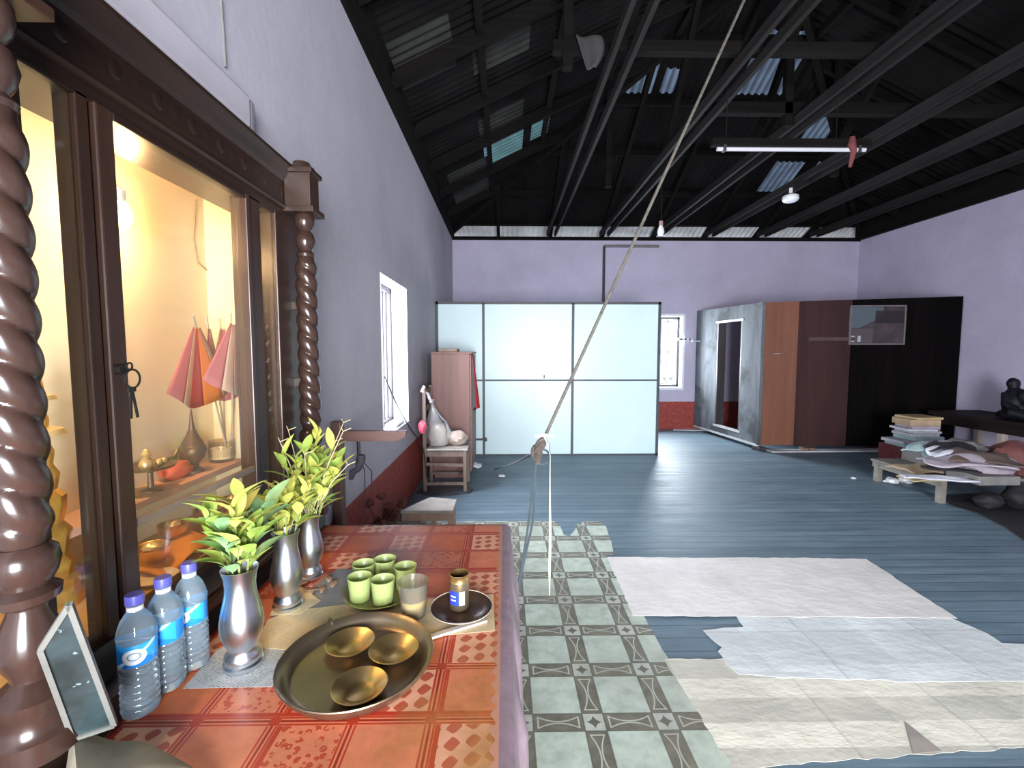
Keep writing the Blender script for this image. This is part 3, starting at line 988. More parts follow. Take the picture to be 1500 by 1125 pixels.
for k, (xx, zz) in enumerate(((535, 745), (545, 720))):
    q2 = P(xx-6, 690, Y=ay); e2 = P(xx, zz, Y=ay)
    MB().tube([(q.x+.01, ay, za-hz-.10), (q2.x+.02, ay, q2.z), e2], .0035, 5).build('string', M['bars'], t)

# white bag hanging on the far window jamb, cord trailing from the window
q = P(586, 485, Y=WIN_L[1]-.05)
o = MB().ball((q.x, WIN_L[1]-.075, q.z), .06, 14, 10, (.8, .6, 1.25), .4, 5).tube([(q.x, WIN_L[1]-.06, q.z+.05), (q.x-.01, WIN_L[1]-.03, q.z+.2), (q.x-.03, WIN_L[1]-.008, q.z+.26)], .008, 6).build('small_white_bag', M['white'], smooth=True); tag(o, 'small white bag hanging inside the left window reveal', 'bag')
o = MB().box(WX0-.12, WX0-.01, 4.02, 4.36, WIN_L[2]+.013, WIN_L[2]+.035).build('white_tray', M['white'], bevel=.008); tag(o, 'white dish lying on the left window sill', 'dish')
def cord(name, pix, r, mt, label, cat='cord', seg=6):
    """pix: list of (px, py, axis, value)"""
    pts = [P(a_, b_, **{ax: vv}) for (a_, b_, ax, vv) in pix]
    # catmull-rom
    out = []
    n = len(pts)
    for i in range(n-1):
        p0, p1, p2, p3 = pts[max(i-1, 0)], pts[i], pts[i+1], pts[min(i+2, n-1)]
        for k in range(6):
            u = k/6
            out.append(.5*((2*p1)+(p2-p0)*u+(2*p0-5*p1+4*p2-p3)*u*u+(3*p1-p0-3*p2+p3)*u**3))
    out.append(pts[-1])
    o = MB().tube(out, r, seg).build(name, mt, smooth=True)
    return tag(o, label, cat)
cord('power_cable', [(562, 548, 'X', WX0-.05), (580, 590, 'X', WX0-.01), (600, 626, 'X', WX0+.02), (619, 655, 'Y', 4.5), (625, 700, 'Y', 4.5)], .006, M['black'], 'dark cord trailing from the left window down to the chair')

# ================================================================== clutter along the right wall
M['benchwood'] = wood('grey_bench_wood', (.16, .14, .12), (.26, .235, .20), 'y', .65)
M['darkwood'] = wood('near_black_wood', (.008, .005, .005), (.016, .010, .010), 'y', .7, spec=.2)
BZ = .24
bx0, bx1, by0, by1 = 4.15, 5.2, 4.20, 5.05
t = thing('low_bench', ((bx0+bx1)/2, (by0+by1)/2, 0), 'low wooden bench under the heap of papers by the right wall', 'bench')
for k in range(5):
    xa_ = bx0+k*(bx1-bx0)/5
    MB().box(xa_+.004, xa_+(bx1-bx0)/5-.004, by0, by1, BZ-.025, BZ).build('top_plank', M['benchwood'], t, bevel=.003)
for (x, y) in ((bx0+.035, by0+.035), (bx1-.05, by0+.06), (bx0+.03, by1-.08), (bx1-.05, by1-.08)):
    MB().bar((x, y, 0), (x, y, BZ-.025), .055, .055, (1, 0, 0)).build('leg', M['benchwood'], t)
MB().box(bx0+.01, bx0+.045, by0+.02, by1-.02, BZ-.085, BZ-.026).build('rail', M['benchwood'], t)
MB().box(bx1-.06, bx1-.03, by0+.02, by1-.02, BZ-.085, BZ-.026).build('rail', M['benchwood'], t)

# tall stack of bundles at its far end
COLS = {'tan': (.42, .30, .19), 'pale': (.46, .46, .50), 'teal': (.30, .40, .40), 'brown': (.12, .08, .065), 'mauve': (.40, .33, .38), 'white': (.60, .60, .66), 'ochre': (.46, .34, .17), 'maroon': (.11, .020, .022), 'grey': (.20, .19, .18), 'dark': (.014, .013, .016), 'red': (.17, .055, .05)}
for k_, v_ in COLS.items(): M['p_'+k_] = mat('paper_'+k_, v_, .75, var=.2, vs=9)
stk = [('teal', .40, .34, .045, .05), ('pale', .37, .32, .04, -.02), ('teal', .36, .31, .05, .04), ('pale', .33, .30, .035, 0), ('pale', .32, .30, .03, .03), ('white', .33, .31, .03, -.03), ('mauve', .31, .29, .035, .02), ('tan', .34, .30, .075, 0), ('ochre', .33, .31, .03, .03)]
sq = P(1342, 660, Y=5.35)
z = 0
bxx = P(1340, 660, Y=5.45).x
o = MB().box(bxx-.25, bxx+.28, 5.22, 5.7, 0, .30).build('storage_box', M['p_maroon'], bevel=.01); tag(o, 'dark maroon box on the floor carrying the tall paper stack', 'box')
z = .3002
names = ['bottom teal bundle of the tall paper stack, sticking out furthest', 'second paper bundle from the bottom of the tall stack', 'thick teal bundle, third from the bottom of the tall stack', 'pale bundle, fourth from the bottom of the tall stack', 'pale bundle in the middle of the tall paper stack', 'whitish bundle, fourth from the top of the tall stack', 'mauve grey bundle, third from the top of the tall stack', 'thick tan box second from the top of the tall stack', 'ochre folder on top of the tall paper stack']
for (c_, wx, wy_, h, dx), nm in zip(stk, names):
    o = MB().obox((bxx-.02+dx-(.08 if z < .36 else 0), 5.44, z+h/2), (wx, wy_, h-.001), Matrix.Rotation(random.uniform(-.12, .12), 3, 'Z')).build('paper_bundle', M['p_'+c_], bevel=.006)
    tag(o, nm, 'paper bundle', 'bundles of the tall paper stack')
    z += h

# heap of folded papers and cloth on the bench
def sheet(c, sx, sy, rz, h, mt, label, seed, cat='folded cloth', name='folded_cloth', lift=0.0, dome=.6):
    rnd_ = Vector((seed*3.1, seed*1.7, 0))
    ca, sa = cos(rz), sin(rz)
    def fn(u, v):
        x, y = (u-.5)*sx, (v-.5)*sy
        e = 1-.12*(1+noise.noise(Vector((u*3, v*3, seed))))
        x *= e; y *= e
        zz = c[2] + h*(.5+.5*noise.noise(Vector((u*2.6, v*2.6, 0))+rnd_)) + h*dome*sin(pi*u)*sin(pi*v) + lift*u
        return Vector((c[0]+x*ca-y*sa, c[1]+x*sa+y*ca, zz))
    o = MB().grid(fn, 16, 16).build(name, mt, smooth=True, solid=.012)
    return tag(o, label, cat, 'heap of papers and cloth on the low bench')
def hp(px, py, z): p = P(px, py, Z=z); return (p.x, p.y, z)
z0 = BZ+.006
heap = [
    ((1345, 690, z0), .50, .34, .1, .05, 'tan', 'tan folded paper at the far end of the bench heap', 'folded_paper'),
    ((1350, 703, z0), .36, .22, .05, .03, 'ochre', 'cream ochre paper lying on the near left edge of the bench heap', 'folded_paper'),
    ((1374, 703, z0+.035), .62, .16, -.25, .03, 'white', 'bright white paper strip along the front of the bench heap', 'folded_paper'),
    ((1362, 668, z0+.14), .42, .40, .5, .12, 'teal', 'teal grey cloth at the back of the bench heap', 'folded_cloth'),
    ((1388, 664, z0+.20), .44, .34, -.3, .10, 'dark', 'dark folded cloth on the ridge of the bench heap', 'folded_cloth'),
    ((1383, 655, z0+.21), .40, .22, -.5, .05, 'pale', 'pale striped bundle on top of the bench heap', 'folded_cloth'),
    ((1398, 674, z0+.155), .46, .36, -.45, .11, 'white', 'large white cloth in the middle of the bench heap', 'folded_cloth'),
    ((1412, 690, z0+.11), .70, .34, -.5, .12, 'mauve', 'mauve grey cloth sliding down the front of the bench heap', 'folded_cloth'),
    ((1432, 684, z0+.13), .60, .46, -.5, .13, 'brown', 'brown cloth on the right of the bench heap', 'folded_cloth'),
    ((1418, 660, z0+.17), .60, .34, -.4, .06, 'grey', 'dull grey cloth behind the white cloth of the bench heap', 'folded_cloth'),
    ((1392, 690, z0+.09), .46, .12, -.55, .03, 'dark', 'narrow dark band folded over the front of the bench heap', 'folded_cloth'),
]
for i, (c_, sx, sy, rz_, h, col_, lb_, nm) in enumerate(heap):
    sheet(hp(*c_), sx, sy, rz_, h, M['p_'+col_], lb_, i+1, nm.split('_')[1] if nm == 'folded_paper' else 'cloth', nm)
# something to carry the heap: closed cartons beneath
for (ya_, yb_, h, col_, lb_) in ((4.66, 5.0, .13, 'grey', 'grey carton buried under the far half of the bench heap'), (4.32, 4.64, .12, 'brown', 'brown carton buried under the near half of the bench heap')):
    o = MB().box(4.46, 5.0, ya_, yb_, BZ+.0005, BZ+h).build('carton', M['p_'+col_], bevel=.008); tag(o, lb_, 'carton')
pts = [P(a_, b_, Z=0) for a_, b_ in ((1394, 741), (1430, 752), (1470, 772), (1500, 792), (1560, 800))]
o = MB().slab([(p.x, p.y) for p in pts]+[(4.9, 3.72), (5.15, 4.1), (4.9, 4.5), (4.35, 4.42)], 0, .012).build('floor_shade_sheet', M['p_dark']); tag(o, 'dark sheet standing in for floor shade and clutter beside the near bench leg', 'cloth')  # dark sheet stands in for floor shade and clutter
for k, (x_, y_, r_, sc_, lb_) in enumerate(((4.42, 4.02, .085, (1.3, .9, .8), 'small dark bundle on the dark shade sheet, nearest the bench leg'), (4.72, 4.02, .12, (1.1, .9, .85), 'larger dark bundle on the dark shade sheet at the right edge of the view'))):
    zz_ = r_*sc_[2]+.02
    o = MB().ball((x_, y_, zz_), r_, 18, 12, sc_, .3, 40+k).build('dark_bundle', M['p_dark'], smooth=True); tag(o, lb_, 'bundle')
for k, (px_, py_, zc, r_, sc_, col_, lb_) in enumerate(((1436, 682, .37, .17, (1.35, 1.1, .72), 'mauve', 'big mauve grey bundle bulging on the near half of the bench heap'), (1408, 664, .40, .15, (1.2, 1.1, .95), 'grey', 'dull grey bundle in the back middle of the bench heap'), (1372, 672, .36, .13, (1.15, 1.0, .85), 'teal', 'teal grey bundle at the far left of the bench heap'))):
    q = P(px_, py_, Z=zc)
    o = MB().ball((q.x+.06, q.y+.02, BZ+.012+r_*sc_[2]), r_, 20, 12, sc_, .35, 60+k).build('cloth_bundle', M['p_'+col_], smooth=True); tag(o, lb_, 'bundle', 'heap of papers and cloth on the low bench')
q = P(1462, 672, Z=.40)
o = MB().ball((q.x+.16, q.y+.02, .24+.165), .17, 16, 10, (1.1, 1, .95), .3, 31).build('red_sack', M['p_red'], smooth=True); tag(o, 'dull red bag at the right end of the bench heap', 'bag')
q = P(1412, 700, Z=.27)
o = MB().box(q.x-.02, q.x+.36, q.y-.16, q.y+.16, BZ+.0005, BZ+.085).build('metal_tin', M['p_grey'], bevel=.01); tag(o, 'grey tin on the bench just above its near leg', 'tin')
for (px_, py_, s_, lb_) in ((1306, 708, .07, 'scrap of white paper on the floor left of the bench'), (1328, 707, .08, 'crumpled white scrap on the floor against the bench'), (1250, 702, .025, 'tiny white speck of paper on the floor before the cabin'), (699, 685, .06, 'crumpled white scrap on the floor near the wardrobe'), (735, 699, .035, 'little white scrap on the floor before the partition')):
    q = P(px_, py_, Z=0)
    o = MB().ball((q.x, q.y, s_*.45), s_, 10, 7, (1.1, .9, .42), .8, px_).build('paper_scrap', M['white']); tag(o, lb_, 'paper scrap')

# table along the right wall with a dark seated figure on it
tx0, tx1, ty0, ty1, tz = 5.72, 6.42, 4.3, 6.05, .66
t = thing('side_table', ((tx0+tx1)/2, (ty0+ty1)/2, 0), 'near black table standing along the right wall', 'table')
MB().box(tx0, tx1, ty0, ty1, tz-.05, tz).build('tabletop', M['darkwood'], t, bevel=.006)
MB().box(tx0+.03, tx1-.03, ty0+.04, ty1-.04, tz-.16, tz-.051).build('apron', M['darkwood'], t)
M['legpale'] = wood('pale_leg_wood', (.30, .24, .22), (.42, .35, .32), 'z', .5)
for (x, y) in ((tx0+.05, ty0+.07), (tx1-.06, ty0+.07), (tx0+.05, ty1-.08), (tx1-.06, ty1-.08), (tx0+.05, 5.15)):
    MB().bar((x, y, 0), (x, y, tz-.16), .07, .07, (1, 0, 0)).build('leg', M['legpale'], t, bevel=.006)
q = P(1482, 606, X=5.86)
fy = q.y
t = thing('carved_figure', (5.95, fy, tz), 'dark carved seated figure on the table at the right wall', 'statue')
M['figure'] = mat('blackened_carving', (.007, .0075, .011), .55, var=.4, spec=.3)
f = MB()
fx = 5.95
b_ = .40
def blob(c, r, sc, sd): f.ball((fx+c[0], fy+c[1], tz+c[2]), r, 18, 12, sc, .12, sd)
blob((0, .0, .06), .16, (1.05, 1.35, .42), 1); blob((.0, .05, .20), .125, (.85, 1.0, 1.35), 2); blob((.0, .08, .36), .055, (.9, .9, 1), 3); blob((0, .085, .415), .062, (.95, 1, 1.15), 4)
blob((-.02, -.08, .28), .085, (.9, .9, 1.05), 5)
f.tube([(fx-.05, fy+.12, tz+.30), (fx-.11, fy+.06, tz+.18), (fx-.10, fy-.10, tz+.11)], [.04, .036, .028], 10)
f.tube([(fx+.05, fy+.0, tz+.30), (fx+.02, fy-.14, tz+.18), (fx-.05, fy-.2, tz+.10)], [.04, .036, .028], 10)
f.tube([(fx-.02, fy+.10, tz+.08), (fx-.13, fy-.05, tz+.09), (fx-.10, fy-.20, tz+.05)], [.07, .06, .04], 10)
o = f.build('carving', M['figure'], t, smooth=True)
r_ = o.modifiers.new('one_surface', 'REMESH'); r_.mode = 'VOXEL'; r_.voxel_size = .012; r_.use_smooth_shade = True
# ================================================================== floor coverings
m, nt, b = new_mat('patterned_vinyl'); E.nt = nt
v = coords(nt); s = nt.nodes.new('ShaderNodeSeparateXYZ'); L(nt, v, s.inputs[0])
PX_, PY_ = .281, .294
a0, a1 = P(852, 982, Z=0), P(828, 880, Z=0)
ox, oy = a0.x, a0.y
TX, TY = .083/PX_, .085/PY_
u = (((E(s.outputs[0])-ox)/PX_+.5).frac()-.5)       # 0 at the star tile
w_ = (((E(s.outputs[1])-oy)/PY_+.5).frac()-.5)
inx, iny = u.abs().lt(TX/2), w_.abs().lt(TY/2)
star_t = inx*iny
band = inx.max(iny)
# metres from the star tile centre
um, wm = u*PX_, w_*PY_
# star
rr = (um.abs()/.034).pow(.62)+(wm.abs()/.034).pow(.62)
star = rr.lt(1)*star_t
# hourglass figures in the long band tiles, measured from the middle of each
u2 = ((u+1.0).frac()-.5)*PX_; w2 = ((w_+1.0).frac()-.5)*PY_
def hour(p, q, half):
    edge = (q/half).pow(2)*.023+.004
    line = (p.abs()-edge).abs().lt(.0028)*q.abs().lt(half)
    end = (q.abs()-half).abs().lt(.003)*p.abs().lt(.028)
    return line.max(end)
h1 = hour(um, w2, .086)*inx*iny.inv()
h2 = hour(wm, u2, .080)*iny*inx.inv()
seam = ((u.abs()-TX/2)*PX_).abs().lt(.0026).max(((w_.abs()-TY/2)*PY_).abs().lt(.0026))
n1 = noise_node(nt, v, 14, 5, .6); n2 = noise_node(nt, v, 2.2, 4)
big = ramp(nt, n1, [(.3, (.40, .46, .38)), (.55, (.56, .64, .54)), (.75, (.64, .70, .60))])
cid = nt.nodes.new('ShaderNodeTexWhiteNoise'); cid.noise_dimensions = '2D'
cb = nt.nodes.new('ShaderNodeCombineXYZ')
L(nt, ((E(s.outputs[0])-ox)/PX_).floor().k, cb.inputs[0]); L(nt, ((E(s.outputs[1])-oy)/PY_).floor().k, cb.inputs[1]); L(nt, cb.outputs[0], cid.inputs['Vector'])
big = mixc(nt, E(cid.outputs[0])*.3, big, (.36, .36, .30))
dk = ramp(nt, n1, [(.3, (.11, .105, .08)), (.7, (.23, .215, .16))])
lt_ = ramp(nt, n1, [(.3, (.40, .42, .36)), (.7, (.56, .57, .49))])
c = mixc(nt, band, big, dk)
c = mixc(nt, star_t, c, lt_)
c = mixc(nt, star, c, (.13, .13, .10))
c = mixc(nt, h1.max(h2), c, (.50, .51, .43))
c = mixc(nt, seam*.8, c, (.10, .10, .08))
c = mixc(nt, ramp(nt, n2, [(.45, (0, 0, 0)), (.75, (.5, .5, .5))]), c, (.20, .18, .13))
L(nt, c, b.inputs['Base Color']); b.inputs['Roughness'].default_value = .42
bump(nt, b, n1, .08, .004)
M['vinyl'] = m


def outline(pix, jit=.006, step=.03, seed=0, Z=0):
    """ragged outline through image points brought down to the floor"""
    pts = [P(a_, b_, Z=Z) for (a_, b_) in pix]
    rnd_ = random.Random(seed)
    out = []
    for i, p in enumerate(pts):
        q_ = pts[(i+1) % len(pts)]
        n = max(1, int((q_-p).length/step))
        for k in range(n):
            r_ = p.lerp(q_, k/n)
            out.append((r_.x+rnd_.uniform(-jit, jit), r_.y+rnd_.uniform(-jit, jit)))
    return out


ly = P(760, 764, Z=0).y
far = [P(*q_, Z=0) for q_ in ((812, 764), (820, 770), (826, 784), (834, 786), (842, 777), (846, 768), (858, 764), (878, 764), (888, 772), (891, 782), (896, 795), (899, 812), (888, 814))]
rnd = random.Random(2)
pts = [(WX0+.012, -.9), (WX0+.012, ly)] + [(P(q_, 764, Z=0).x, ly+rnd.uniform(-.01, .01)) for q_ in range(640, 812, 12)] + [(p.x, p.y) for p in far]
e0, e1 = P(888, 814, Z=0), P(1075, 1122, Z=0)
rx = (e0.x+e1.x)/2
pts += [(rx+rnd.uniform(-.006, .006)+(e0.x-rx)*(1-k/24)+(e1.x-rx)*k/24, e0.y+(e1.y-e0.y)*k/24) for k in range(1, 24)]
jag = P(961, 905, Z=0)
pts += [(e1.x, e1.y), (e1.x+.0, .3), (e1.x, -.9)]
o = MB().slab(pts, 0, .003).build('vinyl_flooring', M['vinyl'], origin=(0, 0, 0)); tag(o, 'patterned green and brown vinyl sheet torn at its far edge', 'floor vinyl')


def paper_mat(name, col, grid, warm):
    m, nt, b = new_mat(name); E.nt = nt
    v = coords(nt); s = nt.nodes.new('ShaderNodeSeparateXYZ'); L(nt, v, s.inputs[0])
    n1 = noise_node(nt, v, 3.0, 5); n2 = noise_node(nt, coords(nt, (1, 2, 1)), 11, 5, .6)
    c = ramp(nt, n1, [(.3, sh(col, .86)), (.7, sh(col, 1.1))])
    c = mixc(nt, ramp(nt, n2, [(.55, (0, 0, 0)), (.8, (.35, .35, .35))]), c, warm)
    h = E(n1)*1.2+E(n2)*.35
    if grid:
        g1 = (((E(s.outputs[0])+E(n1)*.05)/grid[0]).frac()-.5).abs()
        g2 = (((E(s.outputs[1])+E(n2)*.02)/grid[1]).frac()-.5).abs()
        fold = g1.lt(.012).max(g2.lt(.016))
        c = mixc(nt, fold*.35, c, sh(col, .55))
        h = h + fold*.8 + (g1*-2)+(g2*1.5)
    L(nt, c, b.inputs['Base Color']); b.inputs['Roughness'].default_value = .55
    bump(nt, b, h, .5, .02)
    return m


M['sheet_white'] = paper_mat('white_woven_sheet', (.80, .75, .71), None, (.62, .54, .50))
M['sheet_blue'] = paper_mat('bluish_white_sheet', (.68, .71, .70), (.62, .5), (.5, .52, .47))
M['sheet_cream'] = paper_mat('cream_folded_sheet', (.66, .63, .53), (.52, .24), (.40, .35, .27))
def fsheet(pix, z0, z1, mt, label, seed, extra=()):
    pts = outline(pix, .008, .05, seed) 
    o = MB().slab(pts+list(extra), z0, z1).build('floor_sheet', mt, origin=(0, 0, 0))
    return tag(o, label, 'floor sheet')
# cream one lies lowest, its right end runs on out of view
q0, q1 = P(1075, 1125, Z=0), P(1500, 1096, Z=0)
cream = [(P(972, 967, Z=0).x, P(972, 967, Z=0).y), (3.3, P(972, 967, Z=0).y+.02), (3.32, q1.y+.05)]
rnd = random.Random(5)
def rag(pts, jit=.006, step=.04):
    out = []
    for i, p in enumerate(pts):
        q_ = pts[(i+1) % len(pts)]
        d_ = sqrt((q_[0]-p[0])**2+(q_[1]-p[1])**2); n = max(1, int(d_/step))
        for k in range(n):
            out.append((p[0]+(q_[0]-p[0])*k/n+rnd.uniform(-jit, jit), p[1]+(q_[1]-p[1])*k/n+rnd.uniform(-jit, jit)))
    return out
b0 = P(1140, 1122, Z=0)
cream += [(q1.x, q1.y), (b0.x, b0.y), (q0.x-.005, q0.y-.02)]
o = MB().slab(rag(cream), .0031, .0041).build('floor_sheet', M['sheet_cream'], origin=(0, 0, 0)); tag(o, 'large cream sheet with fold lines nearest on the floor', 'floor sheet')
tor = [(1052, 905), (1082, 906), (1092, 920), (1062, 919), (1028, 925), (1040, 940), (1055, 950), (1050, 958), (1062, 975), (1080, 991), (1150, 996)]
blue = [(P(*q_, Z=0).x, P(*q_, Z=0).y) for q_ in [(1078, 904), (1090, 920), (1062, 921), (1030, 925), (1044, 940), (1058, 950), (1053, 956), (1064, 974), (1080, 988), (1146, 994), (1200, 996), (1300, 998), (1310, 1000)]]
yl = P(1400, 998, Z=0).y
blue += [(3.0, yl-.02), (3.05, P(1490, 946, Z=0).y)]
blue += [(P(*q_, Z=0).x, P(*q_, Z=0).y) for q_ in [(1470, 944), (1448, 930), (1420, 918), (1396, 908), (1395, 904)]]
o = MB().slab(rag(blue, .004), .0043, .0053).build('floor_sheet', M['sheet_blue'], origin=(0, 0, 0)); tag(o, 'bluish white sheet with a torn left end, in the middle of the floor', 'floor sheet')
white = [(P(*q_, Z=0).x, P(*q_, Z=0).y) for q_ in [(889, 817), (1030, 818), (1170, 818), (1268, 820), (1300, 840), (1352, 875), (1402, 907), (1300, 906), (1150, 905), (1000, 904), (927, 903)]]
o = MB().slab(rag(white, .005), .0055, .0066).build('floor_sheet', M['sheet_white'], origin=(0, 0, 0)); tag(o, 'white sheet furthest from the camera beside the vinyl edge', 'floor sheet')
# a folded back flap and a pale strip on the sheets
q_ = [P(a_, b_, Z=.01) for (a_, b_) in ((1328, 1058), (1375, 1105), (1338, 1100))]
q_ = [P(a_, b_, Z=.0063) for (a_, b_) in ((1325, 1056), (1380, 1100), (1338, 1104))]
o = MB().slab([(p.x, p.y) for p in q_], .0054, .0062).build('grey_stain', mat('grey_brown_scrap', (.30, .26, .23), .7)); tag(o, 'grey brown paper scrap near the front edge of the cream sheet', 'paper scrap')

# ================================================================== rope, cables and lamps hung from the roof
M['rope'] = mat('pale_hemp_rope', (.12, .105, .085), .8, var=.3, vs=30)
M['cable'] = mat('dark_slate_cable', (.055, .075, .085), .6)
M['ribbon'] = mat('cream_ribbon', (.60, .60, .46), .6, var=.15)
KY = 2.0
k0 = P(797, 642, Y=KY)
top = P(1092, -4, Z=ZT+.05)
o = MB().tube([k0, k0.lerp(top, .5), k0.lerp(top, 1.02)], [.0075, .008, .0085], 8).build('taut_rope', M['rope'], smooth=True); tag(o, 'taut pale rope rising from the knot to the roof beams', 'rope')
kn = P(789, 657, Y=KY)
f = MB()
for i in range(4):
    pts = []
    for k in range(13):
        th = 2*pi*k/12
        pts.append(kn + Vector((.018*cos(th)+.006*i-.009, .015*sin(th), .026*sin(th+i*.9)+.012*(i-1.5))))
    f.tube(pts, .010, 6)
f.tube([kn+Vector((-.005, 0, -.07)), kn, k0], [.012, .02, .014], 8)
o = f.build('rope_knot', mat('dirty_brown_knot', (.085, .065, .055), .8, var=.4, vs=30), smooth=True); tag(o, 'dirty brown knot tying the rope to the cables', 'knot')
cord('cable', [(786, 672, 'Y', KY), (780, 720, 'Y', KY), (773, 775, 'Y', KY), (764, 830, 'Y', KY), (752, 885, 'Y', KY), (735, 960, 'Y', KY-.02)], .0058, M['cable'], 'left one of two dark cables running from the knot down beside the table', 'cable')
cord('cable', [(784, 672, 'Y', KY), (783, 720, 'Y', KY), (780, 765, 'Y', KY), (768, 820, 'Y', KY+.01), (757, 875, 'Y', KY), (745, 950, 'Y', KY)], .0058, M['cable'], 'right one of two dark cables running from the knot down beside the table', 'cable')
cord('cable', [(789, 656, 'Y', KY), (800, 660, 'Y', KY), (806, 668, 'Y', KY), (802, 677, 'Y', KY), (793, 680, 'Y', KY), (786, 674, 'Y', KY)], .005, M['cable'], 'dark cable loop dangling from the knot on its right', 'cable')
cord('cable', [(787, 662, 'Y', KY), (772, 669, 'Y', 2.3), (752, 679, 'Y', 3.2), (725, 687, 'Z', .005), (695, 692, 'Z', .005)], .006, M['cable'], 'dark cable sagging from the knot leftward to the floor', 'cable')
f = MB()
q = [P(a_, b_, Y=KY-.025) for (a_, b_) in ((797, 638), (803, 650), (806, 668), (805, 720), (806, 780), (805, 830), (805, 872))]
for i in range(len(q)-1):
    wv = .006
    n0 = Vector((wv*cos(i*.7), wv*sin(i*.7), 0)); n1_ = Vector((wv*cos((i+1)*.7), wv*sin((i+1)*.7), 0))
    f.add([q[i]-n0, q[i]+n0, q[i+1]+n1_, q[i+1]-n1_], [(0, 1, 2, 3)])
qa, qb, qc = P(784, 639, Y=KY-.02), P(799, 637, Y=KY-.03), P(811, 639, Y=KY-.02)
f.tube([qa, qb, qc], .006, 6)
o = f.build('ribbon', M['ribbon'], smooth=True, solid=.002); tag(o, 'cream ribbon tied at the knot and hanging straight down', 'ribbon')

# tube lamp under the beams, tied with a red band
TYY = 3.8
a, c = P(1047, 219, Y=TYY), P(1271, 219, Y=TYY)
zt_ = (a.z+c.z)/2
t = thing('tube_lamp', ((a.x+c.x)/2, TYY, zt_), 'unlit white tube lamp hung level beneath the roof beams', 'lamp')
MB().box(a.x-.02, c.x+.02, TYY-.01, TYY+.05, zt_+.03, zt_+.085).build('batten', M['roofwood_x'], t)
MB().tube([(a.x+.02, TYY, zt_), (c.x-.02, TYY, zt_)], .016, 12).build('tube', mat('white_tube_glass', (.55, .53, .57), .25, var=.02), t, smooth=True)
for x in (a.x+.075, c.x-.075):
    MB().box(x-.012, x+.012, TYY-.02, TYY+.02, zt_-.02, zt_+.03).build('tube_holder', M['bars'], t)
for x in (a.x+.1, c.x-.25):
    MB().tube([(x, TYY+.02, zt_+.085), (x, TYY+.02, ZT+.137)], .003, 5).build('hanging_wire', M['darkiron'], t)
q = P(1245, 219, Y=TYY)
f = MB().tube([(q.x, TYY-.02, zt_+.09), (q.x-.01, TYY-.03, zt_+.03), (q.x+.01, TYY-.03, zt_-.02), (q.x, TYY-.01, zt_-.14)], [.02, .03, .022, .012], 8)
o = f.build('red_band', mat('dull_red_band', (.13, .03, .03), .8), smooth=True); tag(o, 'dull red band knotted round the tube lamp', 'band')
# round pendant
q = P(1158, 292, X=RX[4]-.07); py_ = q.y
t = thing('pendant_lamp', (q.x, py_, q.z), 'round white pendant lamp hanging in front of the skylight', 'lamp')
MB().lathe([(.0, -.035), (.06, -.033), (.085, -.02), (.095, .0), (.092, .02)], (q.x, py_, q.z), 28).build('lamp_cover', mat('white_lamp_cover', (.85, .87, .9), .3, var=.02), t, smooth=True)
MB().lathe([(.092, .02), (.09, .04), (.05, .06), (.022, .075), (.02, .14), (.0, .142)], (q.x, py_, q.z), 28).build('lamp_body', M['white'], t, smooth=True)
MB().tube([(q.x, py_, q.z+.14), (q.x, py_, ZT+.036)], .004, 5).build('cord', M['black'], t)
# small bulb
q = P(968, 338, X=RX[2]+.07); py_ = q.y
t = thing('hanging_bulb', (q.x, py_, q.z), 'small pinkish white bulb hanging near the far wall', 'bulb')
MB().lathe([(0, -.06), (.03, -.055), (.042, -.02), (.036, .02), (.022, .05), (.02, .06)], (q.x, py_, q.z), 20).build('glass', M['white'], t, smooth=True)
MB().lathe([(.024, .055), (.024, .11), (.008, .12), (0, .12)], (q.x, py_, q.z), 16).build('socket', mat('dull_pink_socket', (.35, .22, .22), .5), t, smooth=True)
MB().tube([(q.x, py_, q.z+.12), (q.x, py_, ZT+.036)], .004, 5).build('cord', M['black'], t)
# grey rag on the cross beam
q = P(858, 108, Y=3.44)
def rg(u_, v_):
    wd = .17*(1-.75*v_*v_)+.02
    return Vector((q.x+.01-.085+u_*wd+.08*v_, 3.44+.02*sin(6*u_)-.012, ZT+.225-.02*u_*(1-v_)-.23*v_+.0))
o = MB().grid(rg, 10, 10).build('grey_rag', mat('dusty_grey_rag', (.035, .031, .031), .9), smooth=True, solid=.008); tag(o, 'dusty grey rag hanging over the cross beam under the roof', 'rag')

# ================================================================== the shrine cabinet set into the left wall
SX = -0.80           # plane of the glazed front
def sy(px_, py_=520): return P(px_, py_, X=SX).y
ZG0, ZG1 = .885, 1.927
YA, YB = sy(40), sy(437)
t = thing('shrine_cabinet', (-.86, 1.25, 0), 'dark carved teak shrine cabinet with glass door, lit yellow inside', 'shrine')
SHRINE = t
bs = MB().box(WX0+.003, -.775, .50, 1.93, .0032, .80)
bs.build('base_cabinet', M['shrinewood_y'], t, bevel=.004)
MB().box(WX0+.003, -.735, .48, 1.95, .80, .825).build('base_molding', M['shrinewood_y'], t, bevel=.007)
def rail(nm, y0, y1, z0, z1, x0=SX-.03, x1=SX, mt='shrinewood_y', bv=.003, par=None):
    return MB().box(x0, x1, y0, y1, z0, z1).build(nm, M[mt], par or t, bevel=bv)
def stile(nm, p0, p1, x0=SX-.035, x1=SX, z0=.826, z1=ZG1+.01, par=None, mt='shrinewood'):
    return MB().box(x0, x1, sy(p0), sy(p1), z0, z1).build(nm, M[mt], par or t, bevel=.003)
stile('post', 18, 53, SX-.03, SX+.006)
stile('post', 131, 149, SX-.04, SX+.004)
stile('post', 369.3, 387, SX-.05, SX+.004)
stile('post', 408, 441, WX0+.003, SX+.006)
rail('sill', sy(18), sy(441), .826, ZG0-.03, WX0+.003, SX+.008)
